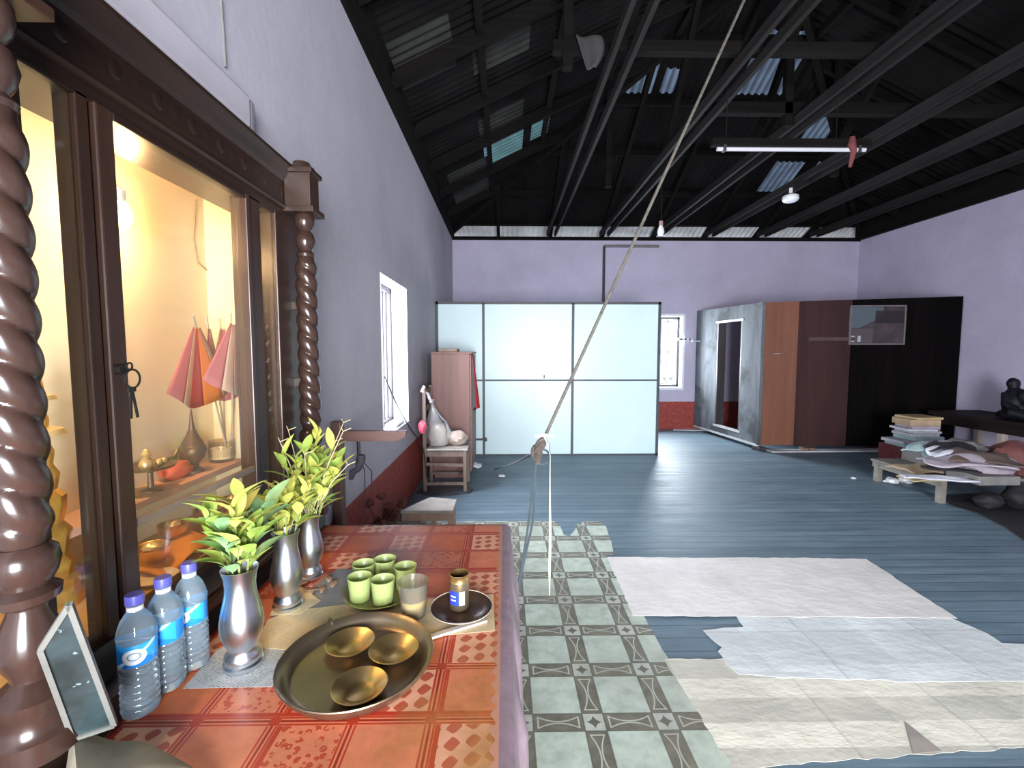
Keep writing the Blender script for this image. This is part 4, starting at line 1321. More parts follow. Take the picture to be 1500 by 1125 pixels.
# sloping moulded ledge under the glass
f = MB()
ya, yb = sy(18), sy(441)
prf = [(SX-.02, ZG0), (SX+.01, ZG0-.012), (SX+.045, .832), (SX+.045, .826), (SX-.02, .826)]
n = len(prf)
f.add([(x, ya, z) for x, z in prf]+[(x, yb, z) for x, z in prf], [tuple(range(n))[::-1], tuple(range(n, 2*n))]+[(i, (i+1) % n, n+(i+1) % n, n+i) for i in range(n)])
f.build('ledge_molding', M['shrinewood_y'], t)
# header with mouldings
HZ = 2.09
rail('header', .60, sy(441)+.02, ZG1, HZ, WX0+.003, SX+.004)
f = MB()
prf = [(WX0+.003, HZ-.03), (SX+.004, HZ-.03), (SX+.012, HZ-.02), (SX+.022, HZ), (SX+.034, HZ+.02), (SX+.034, HZ+.03), (WX0+.003, HZ+.03)]
n = len(prf); ya, yb = .58, sy(441)+.03
f.add([(x, ya, z) for x, z in prf]+[(x, yb, z) for x, z in prf], [tuple(range(n))[::-1], tuple(range(n, 2*n))]+[(i, (i+1) % n, n+(i+1) % n, n+i) for i in range(n)])
f.build('cornice', M['shrinewood_y'], t)
MB().tube([(SX+.006, .62, 1.968), (SX+.006, sy(441), 1.968)], .011, 8).build('header_bead', M['shrinewood_y'], t, smooth=True)
# carved relief on the header
f = MB()
rnd = random.Random(8)
for k in range(9):
    y = .70+k*.115
    f.ball((SX+.001, y, 2.025), .028, 12, 8, (.13, 1.1, 1.2)).ball((SX+.003, y+.057, 2.025), .018, 10, 6, (.18, 1, 1.2))
f.build('carving', M['shrinewood_y'], t, smooth=True)
# niche lining behind the glass
NX, NY0, NY1, NZ0, NZ1 = -1.108, .62, 1.722, .88, 2.01
MB().box(NX, NX+.008, NY0, NY1, NZ0, NZ1).build('back_panel', M['niche'], t)
MB().box(NX, WX0-.001, NY0-.008, NY0, NZ0, NZ1).box(NX, SX-.052, NY1, NY1+.008, NZ0, NZ1).build('side_panel', M['niche'], t)
MB().box(NX, SX-.052, NY0, NY1, NZ1, NZ1+.008).build('top_panel', mat('golden_board', (.62, .40, .14), .6), t)
M['ochrecloth'] = mat('ochre_lining', (.52, .30, .09), .6, var=.3, vs=6)
MB().box(NX, SX-.036, NY0, NY1, NZ0-.012, NZ0).build('floor_panel', M['ochrecloth'], t)
SHZ = 1.045
MB().box(NX+.009, -.985, NY0+.002, NY1-.002, SHZ-.018, SHZ).build('shelf', mat('pink_ochre_shelf', (.55, .32, .22), .6), t)
# side panes
for (p0, p1) in ((53, 131), (387, 408)):
    MB().box(SX-.010, SX-.006, sy(p0), sy(p1), ZG0-.03, ZG1+.005).build('side_pane', M['pane'], t)
# door
def dstile(p0, p1): return MB().box(SX-.022, SX+.012, sy(p0), sy(p1), ZG0-.025, ZG1+.005)
door = dstile(153, 178.5).build('door', M['shrinewood'], t, bevel=.004)
f = MB()
dy0, dy1 = sy(178.5), sy(368.5)
dstile(364, 369).build('door_stile', M['shrinewood'], door, bevel=.003)
MB().box(SX-.022, SX+.012, dy0, sy(364), ZG0-.025, ZG0+.012).build('bottom_rail', M['shrinewood_y'], door, bevel=.003)
MB().box(SX-.022, SX+.012, dy0, sy(364), ZG1-.012, ZG1+.005).build('top_rail', M['shrinewood_y'], door, bevel=.003)
MB().box(SX-.006, SX+.008, dy0, sy(364), 1.072, 1.090).build('glazing_bar', mat('grey_glazing_bar', (.20, .15, .11), .5), door, bevel=.002)
MB().box(SX-.010, SX-.006, dy0-.01, sy(364)+.005, ZG0, ZG1).build('glass', M['pane'], door)
q = P(178, 548, X=SX+.013)
MB().tube([(SX+.012, q.y-.008, q.z+.01), (SX+.026, q.y-.008, q.z+.01)], .011, 12).build('lock', M['darkiron'], door)
# turned columns
def column(cy, x=-.742):
    z0 = .826
    r = .034
    mb = MB()
    base = [(.0, z0), (.056, z0), (.056, z0+.035), (.048, z0+.042), (.044, z0+.07), (.050, z0+.08), (.052, z0+.095), (.040, z0+.105), (.026, z0+.118), (.026, z0+.125), (.036, z0+.145), (.040, z0+.17), (.034, z0+.20), (.024, z0+.225), (.024, z0+.232), (.040, z0+.242), (.042, z0+.255), (.030, z0+.265), (.038, z0+.28), (.043, z0+.30), (.040, z0+.318), (.030, z0+.328)]
    mb.lathe(base, (x, cy, 0), 36)
    pr = []
    za, zb_ = z0+.328, 1.80
    n = 150
    for i in range(n+1):
        z = za+(zb_-za)*i/n
        e = min(1, (z-za)/.03, (zb_-z)/.03)
        pr.append((r*(.80+.20*e), z))
    def tw(th, z, rr):
        e = max(0, min(1, (z-za)/.04, (zb_-z)/.04))
        k = abs(cos(th + z*2*pi/.126))
        return rr*(1 + e*(.30*(k**.7)-.16))
    mb.lathe(pr, (x, cy, 0), 40, tw)
    tp = [(.030, 1.80), (.033, 1.81), (.022, 1.822), (.030, 1.835), (.036, 1.858), (.030, 1.882), (.020, 1.893), (.030, 1.906), (.035, 1.925), (.034, 1.945), (.024, 1.958), (.024, 1.965)]
    mb.lathe(tp, (x, cy, 0), 32)
    c_ = mb.build('twisted_column', M['turned'], t, smooth=True)
    cp = MB()
    hw = .040
    cp.box(WX0+.003 if False else SX+.005, x+hw, cy-hw, cy+hw, 1.965, 2.10)
    cp.box(SX+.005, x+hw+.014, cy-hw-.014, cy+hw+.014, 1.952, 1.972)
    cp.box(SX+.005, x+hw+.010, cy-hw-.010, cy+hw+.010, 2.092, 2.108)
    cp.lathe([(hw*1.25, 2.108), (hw*1.1, 2.12), (hw*.8, 2.130), (hw*.7, 2.140), (0, 2.144)], (x-.004, cy, 0), 24)
    cp.build('capital', M['shrinewood'], t, bevel=.002)
    for zz in (1.335, 1.62):
        MB().box(SX+.004, x-.026, cy-.014, cy+.014, zz-.014, zz+.014).build('bracket', M['shrinewood'], t)
column(P(451, 480, X=-.742).y)
column(P(8, 480, X=-.742).y)

# keys in the lock
q = P(189, 552, X=SX+.026)
t = thing('key_ring', (SX+.024, q.y, q.z), 'ring with two small keys hanging from the shrine door lock', 'keys')
pts = [(SX+.030, q.y+.004+.019*cos(2*pi*k/20), q.z-.004+.019*sin(2*pi*k/20)) for k in range(21)]
MB().tube(pts, .0022, 6).build('ring', M['darkiron'], t, smooth=True)
pts = [(SX+.030, q.y-.002+.007*cos(2*pi*k/12), q.z+.022+.007*sin(2*pi*k/12)) for k in range(13)]
MB().tube(pts, .002, 6).build('loop', M['darkiron'], t, smooth=True)
for k in (0, 1):
    MB().obox((SX+.030, q.y-.004+.010*k, q.z-.055), (.003, .0045, .062), Matrix.Rotation(.22*k-.05, 3, 'X')).obox((SX+.030, q.y-.005+.010*k, q.z-.026), (.004, .008, .010)).build('key', M['darkiron'], t)

# glowing bulb
t = thing('shrine_bulb', BULB, 'glowing yellow bulb on the back wall inside the shrine', 'bulb')
m, nt, b = new_mat('lit_bulb'); nt.nodes.remove(b)
em = nt.nodes.new('ShaderNodeEmission'); em.inputs[0].default_value = (1, .78, .42, 1); em.inputs[1].default_value = 14
L(nt, em.outputs[0], nt.nodes['Material Output'].inputs[0])
MB().lathe([(0, -.036), (.016, -.032), (.026, -.014), (.027, .004), (.018, .028), (.012, .036)], BULB, 20).build('glass', m, t, smooth=True).visible_shadow = True
MB().lathe([(.013, .036), (.015, .07), (.006, .075), (0, .075)], BULB, 14).build('socket', M['white'], t)
MB().bar((NX+.008, BULB[1], BULB[2]+.06), (BULB[0], BULB[1], BULB[2]+.06), .012, .012).build('arm', M['white'], t)
q0 = P(288, 292, X=NX+.012); q1 = P(284, 350, X=NX+.012); q2 = P(290, 384, X=NX+.012); q3 = P(304, 396, X=NX+.012)
o = MB().tube([(NX+.011, q0.y, q0.z), (NX+.011, q1.y, q1.z), (NX+.011, q2.y, q2.z), (NX+.011, q3.y, q3.z)], .0028, 5).build('thin_wire', mat('brown_wire', (.28, .20, .10), .6), smooth=True); tag(o, 'thin wire hanging down the back wall inside the shrine', 'wire')

# paper flags in a jar on the shelf
def paper_glow(name, col):
    m, nt, b = new_mat(name)
    t_ = nt.nodes.new('ShaderNodeBsdfTranslucent'); t_.inputs[0].default_value = col+(1,)
    b.inputs['Base Color'].default_value = col+(1,); b.inputs['Roughness'].default_value = .8
    mx = nt.nodes.new('ShaderNodeMixShader'); mx.inputs[0].default_value = .5
    L(nt, b.outputs[0], mx.inputs[1]); L(nt, t_.outputs[0], mx.inputs[2]); L(nt, mx.outputs[0], nt.nodes['Material Output'].inputs[0])
    return m


M['flagpole'] = mat('pale_flag_stick', (.50, .44, .34), .6)
M['f_orange'] = paper_glow('orange_paper', (.80, .30, .03))
M['f_red'] = paper_glow('red_paper', (.62, .08, .06))
M['f_pink'] = paper_glow('pink_paper', (.80, .34, .40))
M['f_white'] = paper_glow('white_pink_paper', (.82, .66, .60))
M['brownpaper'] = mat('brown_paper', (.33, .20, .13), .8, var=.15)
jq = P(327, 706, X=-1.05)
jy = jq.y
t = thing('flag_jar', (-1.050, jy, SHZ), 'glass jar on the shrine shelf holding the paper flags', 'jar')
MB().lathe([(.0, .001), (.040, .002), (.043, .02), (.043, .065), (.042, .075), (.043, .078), (.042, .077), (.039, .074), (.040, .065), (.040, .02), (0, .012)], (-1.050, jy, SHZ), 24).build('jar_wall', clear_mat('hazy_jar', (.93, .90, .84), .05, (.8, .75, .65)), t, smooth=True)
MB().lathe([(.0, .012), (.037, .012), (.038, .05), (0, .05)], (-1.050, jy, SHZ), 20).build('sand', M['niche'], t)

def flag(tipx, tipy, wpx, hang, colors, label, dx, sway):
    tip = P(tipx, tipy, X=-1.050+dx)
    t = thing('paper_flag', (-1.050, jy, SHZ+.05), label, 'flag', 'paper flags in the shrine jar')
    foot = Vector((-1.050+dx*.25, jy+sway, SHZ+.052))
    MB().tube([foot, foot.lerp(tip, .5)+Vector((0, .004, 0)), tip], .0035, 6).build('stick', M['flagpole'], t)
    d = (foot-tip).normalized()
    n = len(colors)
    # stripes fanning down from near the tip
    for i, cn in enumerate(colors):
        def fn(u, v, i=i):
            k = (i+u)/n
            ang = (-.62+1.24*k)*wpx
            r0, r1 = .03, hang*(1-.12*abs(k-.5))
            r = r0+(r1-r0)*v
            fold = .016*sin(9*k+tipx)*v
            return tip + Vector((.008+fold, min(sin(ang)*r, 1.712-tip.y), -cos(ang)*r-.01))
        MB().grid(fn, 5, 8).build('stripe', M[cn], t, smooth=True, solid=.0015)
    return t
flag(283, 462, .95, .275, ['f_pink', 'f_white', 'f_red', 'f_orange', 'brownpaper'], 'striped paper flag leaning left, its tip furthest from the door stile', .10, -.012)
flag(302, 464, .40, .25, ['brownpaper', 'f_pink', 'brownpaper'], 'narrow paper flag with brown edges between the two striped ones', .07, 0.0)
flag(338, 458, 1.0, .265, ['f_pink', 'f_white', 'f_white', 'f_red', 'f_orange'], 'striped paper flag at the right, nearest the glass', .14, .008)
flag(352, 462, .7, .24, ['f_pink', 'f_red', 'f_orange'], 'paper flag half hidden behind the right door stile', .09, .014)
flag(322, 466, .8, .285, ['f_white', 'f_pink', 'f_pink', 'f_white'], 'pale pink paper flag hanging lowest in the middle', .04, .004)

# dark urn with a tall spire lid
uq = P(285, 712, X=-1.05)
t = thing('spired_urn', (-1.05, uq.y, SHZ), 'dark bronze urn with a tall thin spire on the shrine shelf', 'urn')
M['bronze'] = mat('dull_bronze', (.16, .10, .07), .4, .5, .2)
MB().lathe([(0, 0), (.030, .0), (.030, .008), (.016, .02), (.016, .03), (.034, .05), (.041, .072), (.038, .088), (.033, .093)], (-1.05, uq.y, SHZ), 28).build('bowl', M['bronze'], t, smooth=True)
MB().lathe([(.034, .093), (.030, .104), (.018, .125), (.010, .145), (.006, .17), (.003, .205), (0, .225)], (-1.05, uq.y, SHZ), 24).build('lid', M['bronze'], t, smooth=True)
# footed dish with small ornaments
dq = P(222, 730, X=-1.03)
t = thing('footed_dish', (-1.03, dq.y, SHZ), 'bronze footed dish on the shrine shelf left of the urn', 'dish')
MB().lathe([(0, 0), (.026, 0), (.026, .005), (.008, .012), (.007, .055), (.02, .062), (.058, .068), (.066, .078), (.06, .077), (.02, .068), (0, .067)], (-1.03, dq.y, SHZ), 28).build('dish_body', M['bronze'], t, smooth=True)
M['gold'] = mat('gold_leaf', (.80, .48, .10), .28, .9, .2, 12)
MB().tube([(-1.03, dq.y+.05, SHZ+.075), (-1.02, dq.y+.085, SHZ+.082), (-1.02, dq.y+.10, SHZ+.10)], [.012, .008, .005], 8).build('handle', M['bronze'], t, smooth=True)
M['goldpale'] = mat('pale_gold', (.78, .58, .28), .35, .6)
t2 = thing('small_ornament', (-1.035, dq.y-.005, SHZ+.068), 'little pale gold ornament standing in the footed dish', 'ornament')
MB().lathe([(0, 0), (.017, 0), (.020, .012), (.014, .026), (.008, .032), (.013, .042), (.006, .055), (0, .06)], (-1.035, dq.y-.005, SHZ+.068), 16).build('ornament_body', M['goldpale'], t2, smooth=True)
for k in (0, 1):
    o = MB().ball((-1.02, dq.y+.022+.02*k, SHZ+.080), .010, 10, 8).build('gold_bead', M['goldpale'], smooth=True); tag(o, 'small gold bead lying in the footed dish', 'bead', 'beads in the dish')
q = P(252, 728, X=-1.058)
o = MB().ball((-1.058, q.y+.02, SHZ+.028), .045, 16, 8, (.8, 1.3, .62), .25, 3).build('red_cloth', mat('orange_red_cloth', (.62, .10, .05), .8), smooth=True); tag(o, 'orange red cloth heaped on the shrine shelf behind the urn', 'cloth')
# gold tower seen through the side pane
gq = P(82, 790, X=-1.0)
gy = gq.y
t = thing('gold_spire_shrine', (-1.02, gy, NZ0), 'tall gilded tiered ornament behind the narrow left side pane', 'ornament')
prf = [(0, 0), (.055, 0), (.055, .02), (.048, .03), (.05, .06), (.04, .07), (.044, .10), (.034, .115), (.040, .15), (.042, .17), (.028, .19), (.035, .22), (.036, .25), (.022, .265), (.028, .30), (.018, .32), (.022, .35), (.012, .38), (.017, .42), (.010, .45), (.013, .49), (.005, .54), (0, .58)]
MB().lathe(prf, (-1.02, gy, NZ0), 28, lambda th, z, r: r*(1+.05*cos(8*th))).build('tiers', M['gold'], t, smooth=True)
MB().lathe([(.010, .46), (.034, .465), (.030, .475), (.008, .48)], (-1.02, gy, NZ0), 20).lathe([(.03, .385), (.046, .388), (.040, .40), (.02, .405)], (-1.02, gy, NZ0), 20).build('parasol_ring', M['goldpale'], t, smooth=True)
# lower tier: gilt bowls and orange cloth
M['orangecloth'] = mat('orange_cloth', (.72, .27, .04), .75, var=.2)
def lowbowl(px_, py_, x, r, h, label, mt='gold'):
    q = P(px_, py_, X=x)
    t = thing('gilt_bowl', (x, q.y, NZ0), label, 'bowl')
    MB().lathe([(0, 0), (r*.55, 0), (r*.5, h*.12), (r*.75, h*.4), (r*.98, h*.8), (r*1.04, h), (r*.96, h*.97), (r*.7, h*.45), (0, h*.25)], (x, q.y, NZ0), 26).build('bowl_body', M[mt], t, smooth=True)
    MB().ball((x, q.y, NZ0+h*.95), r*.55, 14, 8, (1, 1, .6), .3, px_).build('offering', M['goldpale'], t, smooth=True)
lowbowl(222, 800, -.93, .042, .06, 'gilt bowl low in the shrine next to the door stile')
lowbowl(254, 770, -.96, .038, .075, 'gilt bowl low in the shrine, middle of the row')
lowbowl(303, 735, -.95, .040, .07, 'gilt bowl low in the shrine, under the urn')
lowbowl(340, 712, -.93, .034, .075, 'gilt bowl low in the shrine, furthest along')
q = P(262, 800, X=-.91)
def oc(u_, v_):
    return Vector((-.955+.10*u_, q.y-.13+.26*v_, NZ0+.012+.035*(1-u_)*sin(pi*v_)+.010*sin(9*v_+4*u_)))
o = MB().grid(oc, 10, 20).build('orange_cloth', M['orangecloth'], smooth=True, solid=.004); tag(o, 'orange cloth spread in front of the gilt bowls in the shrine', 'cloth')
q = P(215, 850, X=-.87)
o = MB().lathe([(0, 0), (.030, 0), (.046, .008), (.048, .011), (.03, .006), (0, .004)], (-.872, q.y+.03, NZ0+.0005), 24).build('pale_saucer', mat('cream_saucer', (.80, .66, .46), .35), smooth=True); tag(o, 'cream saucer at the front of the lower shrine floor', 'saucer')
q = P(300, 772, X=-.87)
o = MB().lathe([(0, 0), (.030, 0), (.046, .008), (.048, .011), (.03, .006), (0, .004)], (-.872, q.y, NZ0+.0005), 24).build('pale_saucer', mat('ivory_saucer', (.82, .72, .58), .35), smooth=True); tag(o, 'ivory saucer behind the vase leaves inside the shrine', 'saucer')

# tube lamp fitting on the wall above the cabinet and bits on its top
f = MB()
ya, yb = .62, P(360, 165, X=WX0+.05).y
zz = P(330, 140, X=WX0+.05).z
t = thing('lamp_batten', (WX0+.04, (ya+yb)/2, zz-.05), 'long white lamp batten on the wall just above the shrine', 'lamp')
MB().box(WX0+.002, WX0+.07, ya, yb, zz-.05, zz+.06).build('casing', mat('lilac_white_casing', (.46, .42, .46), .5, var=.05), t, bevel=.012)
MB().box(WX0+.002, WX0+.066, yb+.0005, yb+.035, zz-.047, zz+.055).build('end_cap', mat('grey_end_cap', (.22, .19, .22), .5), t, bevel=.01)
q = P(240, 78, X=-.86)
o = MB().ball((-.865, q.y, HZ+.03+.026), .035, 12, 8, (.8, 1.3, .9), .5, 2).build('crumpled_paper', mat('pale_green_white_paper', (.55, .60, .60), .6), smooth=True); tag(o, 'crumpled pale paper lying on top of the shrine cornice', 'paper')
q = P(283, 108, X=-.86)
o = MB().ball((-.865, q.y, HZ+.03+.012), .016, 10, 7, (.8, 1.5, .8)).build('small_bulb_end', M['p_tan'], smooth=True); tag(o, 'small tan lump lying on the shrine cornice beside the paper', 'lump')
cord('wall_wire', [(323, -5, 'X', WX0+.006), (327, 50, 'X', WX0+.006), (330, 98, 'X', WX0+.006)], .004, M['p_grey'], 'thin grey wire running down the left wall above the lamp batten', 'wire')

# ================================================================== table with its cloth
TZ = .745
TX0, TX1, TY0, TY1 = -.732, 0.0, -.45, P(742, 768, Z=.75).y
t = thing('altar_table', ((TX0+TX1)/2, (TY0+TY1)/2, 0), 'wooden table under the red patterned cloth before the shrine', 'table')
MB().box(TX0+.01, TX1-.012, TY0+.01, TY1-.012, TZ-.03, TZ).build('tabletop', M['shrinewood_y'], t)
for (x, y) in ((TX0+.05, TY0+.06), (TX1-.06, TY0+.06), (TX0+.05, TY1-.06), (TX1-.06, TY1-.06)):
    MB().bar((x, y, .0032), (x, y, TZ-.03), .055, .055, (1, 0, 0)).build('leg', M['shrinewood'], t, bevel=.003)
MB().box(TX0+.03, TX1-.03, TY0+.05, TY1-.04, TZ-.11, TZ-.031).build('apron', M['shrinewood_y'], t)

m, nt, b = new_mat('red_patchwork_cloth'); E.nt = nt
v = coords(nt); s = nt.nodes.new('ShaderNodeSeparateXYZ'); L(nt, v, s.inputs[0])
PT = .1475
nq = P(403, 1057, Z=.75)
X_, Y_, Z_ = E(s.outputs[0]), E(s.outputs[1]), E(s.outputs[2])
cu, cv = (X_-nq.x)/PT+20, (Y_-nq.y)/PT+20
fu, fv = (cu+.5).frac()-.5, (cv+.5).frac()-.5
iu, iv = cu.floor(), cv.floor()
cb = nt.nodes.new('ShaderNodeCombineXYZ'); L(nt, iu.k, cb.inputs[0]); L(nt, iv.k, cb.inputs[1])
wn = nt.nodes.new('ShaderNodeTexWhiteNoise'); wn.noise_dimensions = '2D'; L(nt, cb.outputs[0], wn.inputs['Vector'])
n1 = noise_node(nt, v, 30, 5, .6); nb = noise_node(nt, v, 3.2, 4)
vo = nt.nodes.new('ShaderNodeTexVoronoi'); vo.inputs['Scale'].default_value = 62; vo.feature = 'F1'; L(nt, v, vo.inputs['Vector'])
vo2 = nt.nodes.new('ShaderNodeTexVoronoi'); vo2.inputs['Scale'].default_value = 44; vo2.feature = 'DISTANCE_TO_EDGE'; L(nt, v, vo2.inputs['Vector'])
red, deep, salmon, orange, cream = (.44, .040, .016), (.30, .020, .010), (.64, .20, .10), (.58, .14, .045), (.74, .38, .24)
sal = ramp(nt, n1, [(.3, sh(salmon, .85)), (.7, sh(salmon, 1.12))])
# patterned patch: dark motifs scattered on salmon
motif = E(vo.outputs['Distance']).lt(.42)*E(noise_node(nt, v, 95, 2)).gt(.46)
pat1 = mixc(nt, motif*.85, sal, red)
hb_ = ((E(s.outputs[0])*.8+E(s.outputs[1]))*84).sin()*((E(s.outputs[0])-E(s.outputs[1])*.8)*104).sin()
pat2 = mixc(nt, (hb_+E(n1)*.9).gt(.62)*.9, cream, (.42, .06, .03))
org = ramp(nt, n1, [(.3, sh(orange, .85)), (.7, sh(orange, 1.15))])
k = E(wn.outputs[0])
par = ((iu+iv)*.5).frac().gt(.25)
c = mixc(nt, par, mixc(nt, k.gt(.55), sal, org), mixc(nt, k.gt(.4), pat1, pat2))
# bands: wide red, thin light lines, dark centre line
def bandmask(f_, lo, hi): return (f_).gt(lo)*f_.lt(hi)
for f_, g_ in ((fu, fv), (fv, fu)):
    wide = bandmask(f_, .04, .14)*bandmask(((iu if f_ is fu else iv)*.5).frac(), -.1, .3)
    c = mixc(nt, wide, c, red)
    c = mixc(nt, f_.abs().lt(.075), c, salmon)
    c = mixc(nt, (f_.abs()-.055).abs().lt(.014), c, red)
    c = mixc(nt, f_.abs().lt(.017), c, deep)
node_dot = ((fu*fu+fv*fv)).lt(.0058)
c = mixc(nt, node_dot, c, red)
# warm lamplight painted in ochre towards the near right of the cloth
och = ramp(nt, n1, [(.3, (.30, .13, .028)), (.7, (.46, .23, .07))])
lamplight_mask = ((X_*1.5+Y_*-.85+E(nb)*1.1+.42)*4).max(0).min(.75)  # mask of the lamplight put into the cloth colour
c = mixc(nt, lamplight_mask, c, och)
# mauve fringe and the fall down the side
edge = X_.gt(-.012).max(Z_.lt(TZ-.01))
sc_ = (X_+ (Y_*160).sin()*.005).gt(-.024)
c = mixc(nt, sc_, c, (.50, .25, .17))
mauve = ramp(nt, n1, [(.3, (.22, .15, .18)), (.7, (.32, .225, .26))])
c = mixc(nt, edge, c, mauve)
L(nt, c, b.inputs['Base Color'])
b.inputs['Roughness'].default_value = .42
bump(nt, b, E(n1)*.5+E(nb)*1.0, .12, .01)
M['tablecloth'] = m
f = MB()
# one sheet: flat on top, rounding over the right and far edges, falling in folds
def cloth(u_, v_):
    y = TY0 + (TY1+.0-TY0)*v_
    sl = TX0 + (1.32)*u_           # distance across, running over the edge
    fold = .010*sin(y*21)+.006*sin(y*47+1)
    over = sl-TX1
    if over <= 0: return Vector((sl, y, TZ+.004))
    r_ = .018
    if over < r_*pi/2:
        a_ = over/r_
        return Vector((TX1+r_*sin(a_), y, TZ+.004-r_*(1-cos(a_))))
    d_ = over-r_*pi/2
    k_ = min(1, d_/.12)
    return Vector((TX1+r_+.03*d_+fold*k_+.012*k_, y, TZ+.004-r_-d_))
f.grid(cloth, 88, 130)
def cloth2(u_, v_):
    x = TX0+(TX1+.014-TX0)*u_
    return Vector((x, TY1+.002+.012*min(1, v_*3)+.008*sin(x*30)*v_, TZ+.004-.40*v_))
f.grid(cloth2, 50, 12)
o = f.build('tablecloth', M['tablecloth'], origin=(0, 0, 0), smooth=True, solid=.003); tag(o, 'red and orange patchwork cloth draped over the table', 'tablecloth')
CT = TZ+.0056

# ---- papers under the things on the table
def news(name, col, lines):
    m, nt, b = new_mat(name); E.nt = nt
    v = coords(nt, (1, 1, 1), rot=(0, 0, .5)); s = nt.nodes.new('ShaderNodeSeparateXYZ'); L(nt, v, s.inputs[0])
    n1 = noise_node(nt, v, 7, 4)
    c = ramp(nt, n1, [(.3, sh(col, .85)), (.7, sh(col, 1.1))])
    if lines:
        ln = (E(s.outputs[1])*210).frac().lt(.45)
        gap = E(noise_node(nt, coords(nt, (1, 1, 1)), 160, 2)).gt(.47)
        blk = (E(s.outputs[0])*11).frac().gt(.12)*(E(s.outputs[1])*8.3).frac().gt(.16)
        c = mixc(nt, ln*gap*blk*lines, c, (.14, .14, .15))
    L(nt, c, b.inputs['Base Color']); b.inputs['Roughness'].default_value = .7
    bump(nt, b, n1, .25, .01)
    return m
M['news'] = news('newspaper', (.50, .50, .49), .6)
M['news_tan'] = news('yellowed_paper', (.74, .58, .34), .25)
M['news_grey'] = news('grey_newspaper', (.27, .26, .26), .4)
def tsheet(pix, z, mt, label, name='newspaper_sheet', cat='paper', th=.0006):
    pts = [P(a_, b_, Z=z) for a_, b_ in pix]
    o = MB().slab([(p.x, p.y) for p in pts], z, z+th).build(name, mt)
    return tag(o, label, cat)
tsheet([(395, 905), (470, 852), (495, 833), (560, 838), (612, 872), (560, 893), (440, 900), (420, 905)], CT, M['news_grey'], 'grey newspaper sheet under the plate of green cups')
tsheet([(268, 1009), (318, 952), (345, 940), (400, 925), (420, 958), (399, 1006)], CT+.0008, M['news'], 'pale newspaper sheet under the nearest silver vase')
tsheet([(372, 948), (392, 908), (425, 895), (520, 884), (655, 876), (723, 870), (725, 924), (640, 932), (560, 940), (450, 955)], CT+.0016, M['news_tan'], 'yellowed paper sheet running under tray, cup and saucer')
tsheet([(395, 902), (408, 862), (440, 858), (470, 880), (440, 899)], CT+.0024, M['news_tan'], 'small yellowed paper under the middle silver vase')
q0, q1 = P(628, 934, Z=CT+.006), P(712, 908, Z=CT+.006)
o = MB().bar(q0, q1, .014, .006).build('folded_strip', mat('pale_folded_strip', (.60, .52, .44), .6)); tag(o, 'pale folded paper strip beside the dark saucer', 'paper strip')

# ---- silver vases with leafy sprigs
M['silver'] = mat('dull_silver', (.65, .69, .73), .31, 1.0, .08, 20)
M['leaf'] = mat('green_leaf', (.32, .45, .09), .5, var=.25, vs=25)
M['leaf_y'] = mat('yellow_green_leaf', (.52, .56, .12), .5, var=.2, vs=25)
M['leaf_d'] = mat('blue_green_leaf', (.24, .42, .19), .5, var=.25, vs=25)
M['twig'] = mat('olive_twig', (.25, .26, .10), .6)
M['drytwig'] = mat('pale_dry_twig', (.46, .38, .24), .7)


def vase(px_, ybase, ytop, label):
    c = P(px_, ybase, Z=CT)
    c.z = CT+.0032
    top = P(px_, ytop, Y=c.y)
    H = top.z-c.z
    t = thing('silver_vase', tuple(c), label, 'vase', 'silver vases before the shrine')
    k = H/.225
    prf = [(0, .0), (.038, .0), (.041, .004), (.041, .010), (.037, .014), (.037, .018), (.039, .022), (.037, .030), (.031, .038), (.030, .044), (.033, .052), (.040, .070), (.0445, .090), (.0445, .106), (.041, .128), (.036, .150), (.032, .170), (.031, .188), (.033, .208), (.038, .226), (.037, .2265), (.032, .208), (.030, .188), (.030, .17), (0, .165)]
    MB().lathe([(r*k*1.0, z*k) for r, z in prf], c, 40).build('vase_body', M['silver'], t, smooth=True)
    return c, H


def leaf(mb, base, d, up, ln, wd, curl):
    d = d.normalized()
    sd = d.cross(up)
    if sd.length < 1e-3: sd = d.cross(Vector((1, 0, 0)))
    sd.normalize()
    nn = sd.cross(d)
    vs = []
    n = 6
    for i in range(n+1):
        u = i/n
        wv = wd*sin(pi*min(1, u*.93+.05))**.9*(1-.25*u)
        if i == n: wv = .0004
        c = base + d*(ln*u) + nn*(-curl*ln*u*u)
        vs += [c - sd*wv + nn*wv*.35, c, c + sd*wv + nn*wv*.35]
    fs = []
    for i in range(n):
        a = i*3
        fs += [(a, a+1, a+4, a+3), (a+1, a+2, a+5, a+4)]
    mb.add(vs, fs)


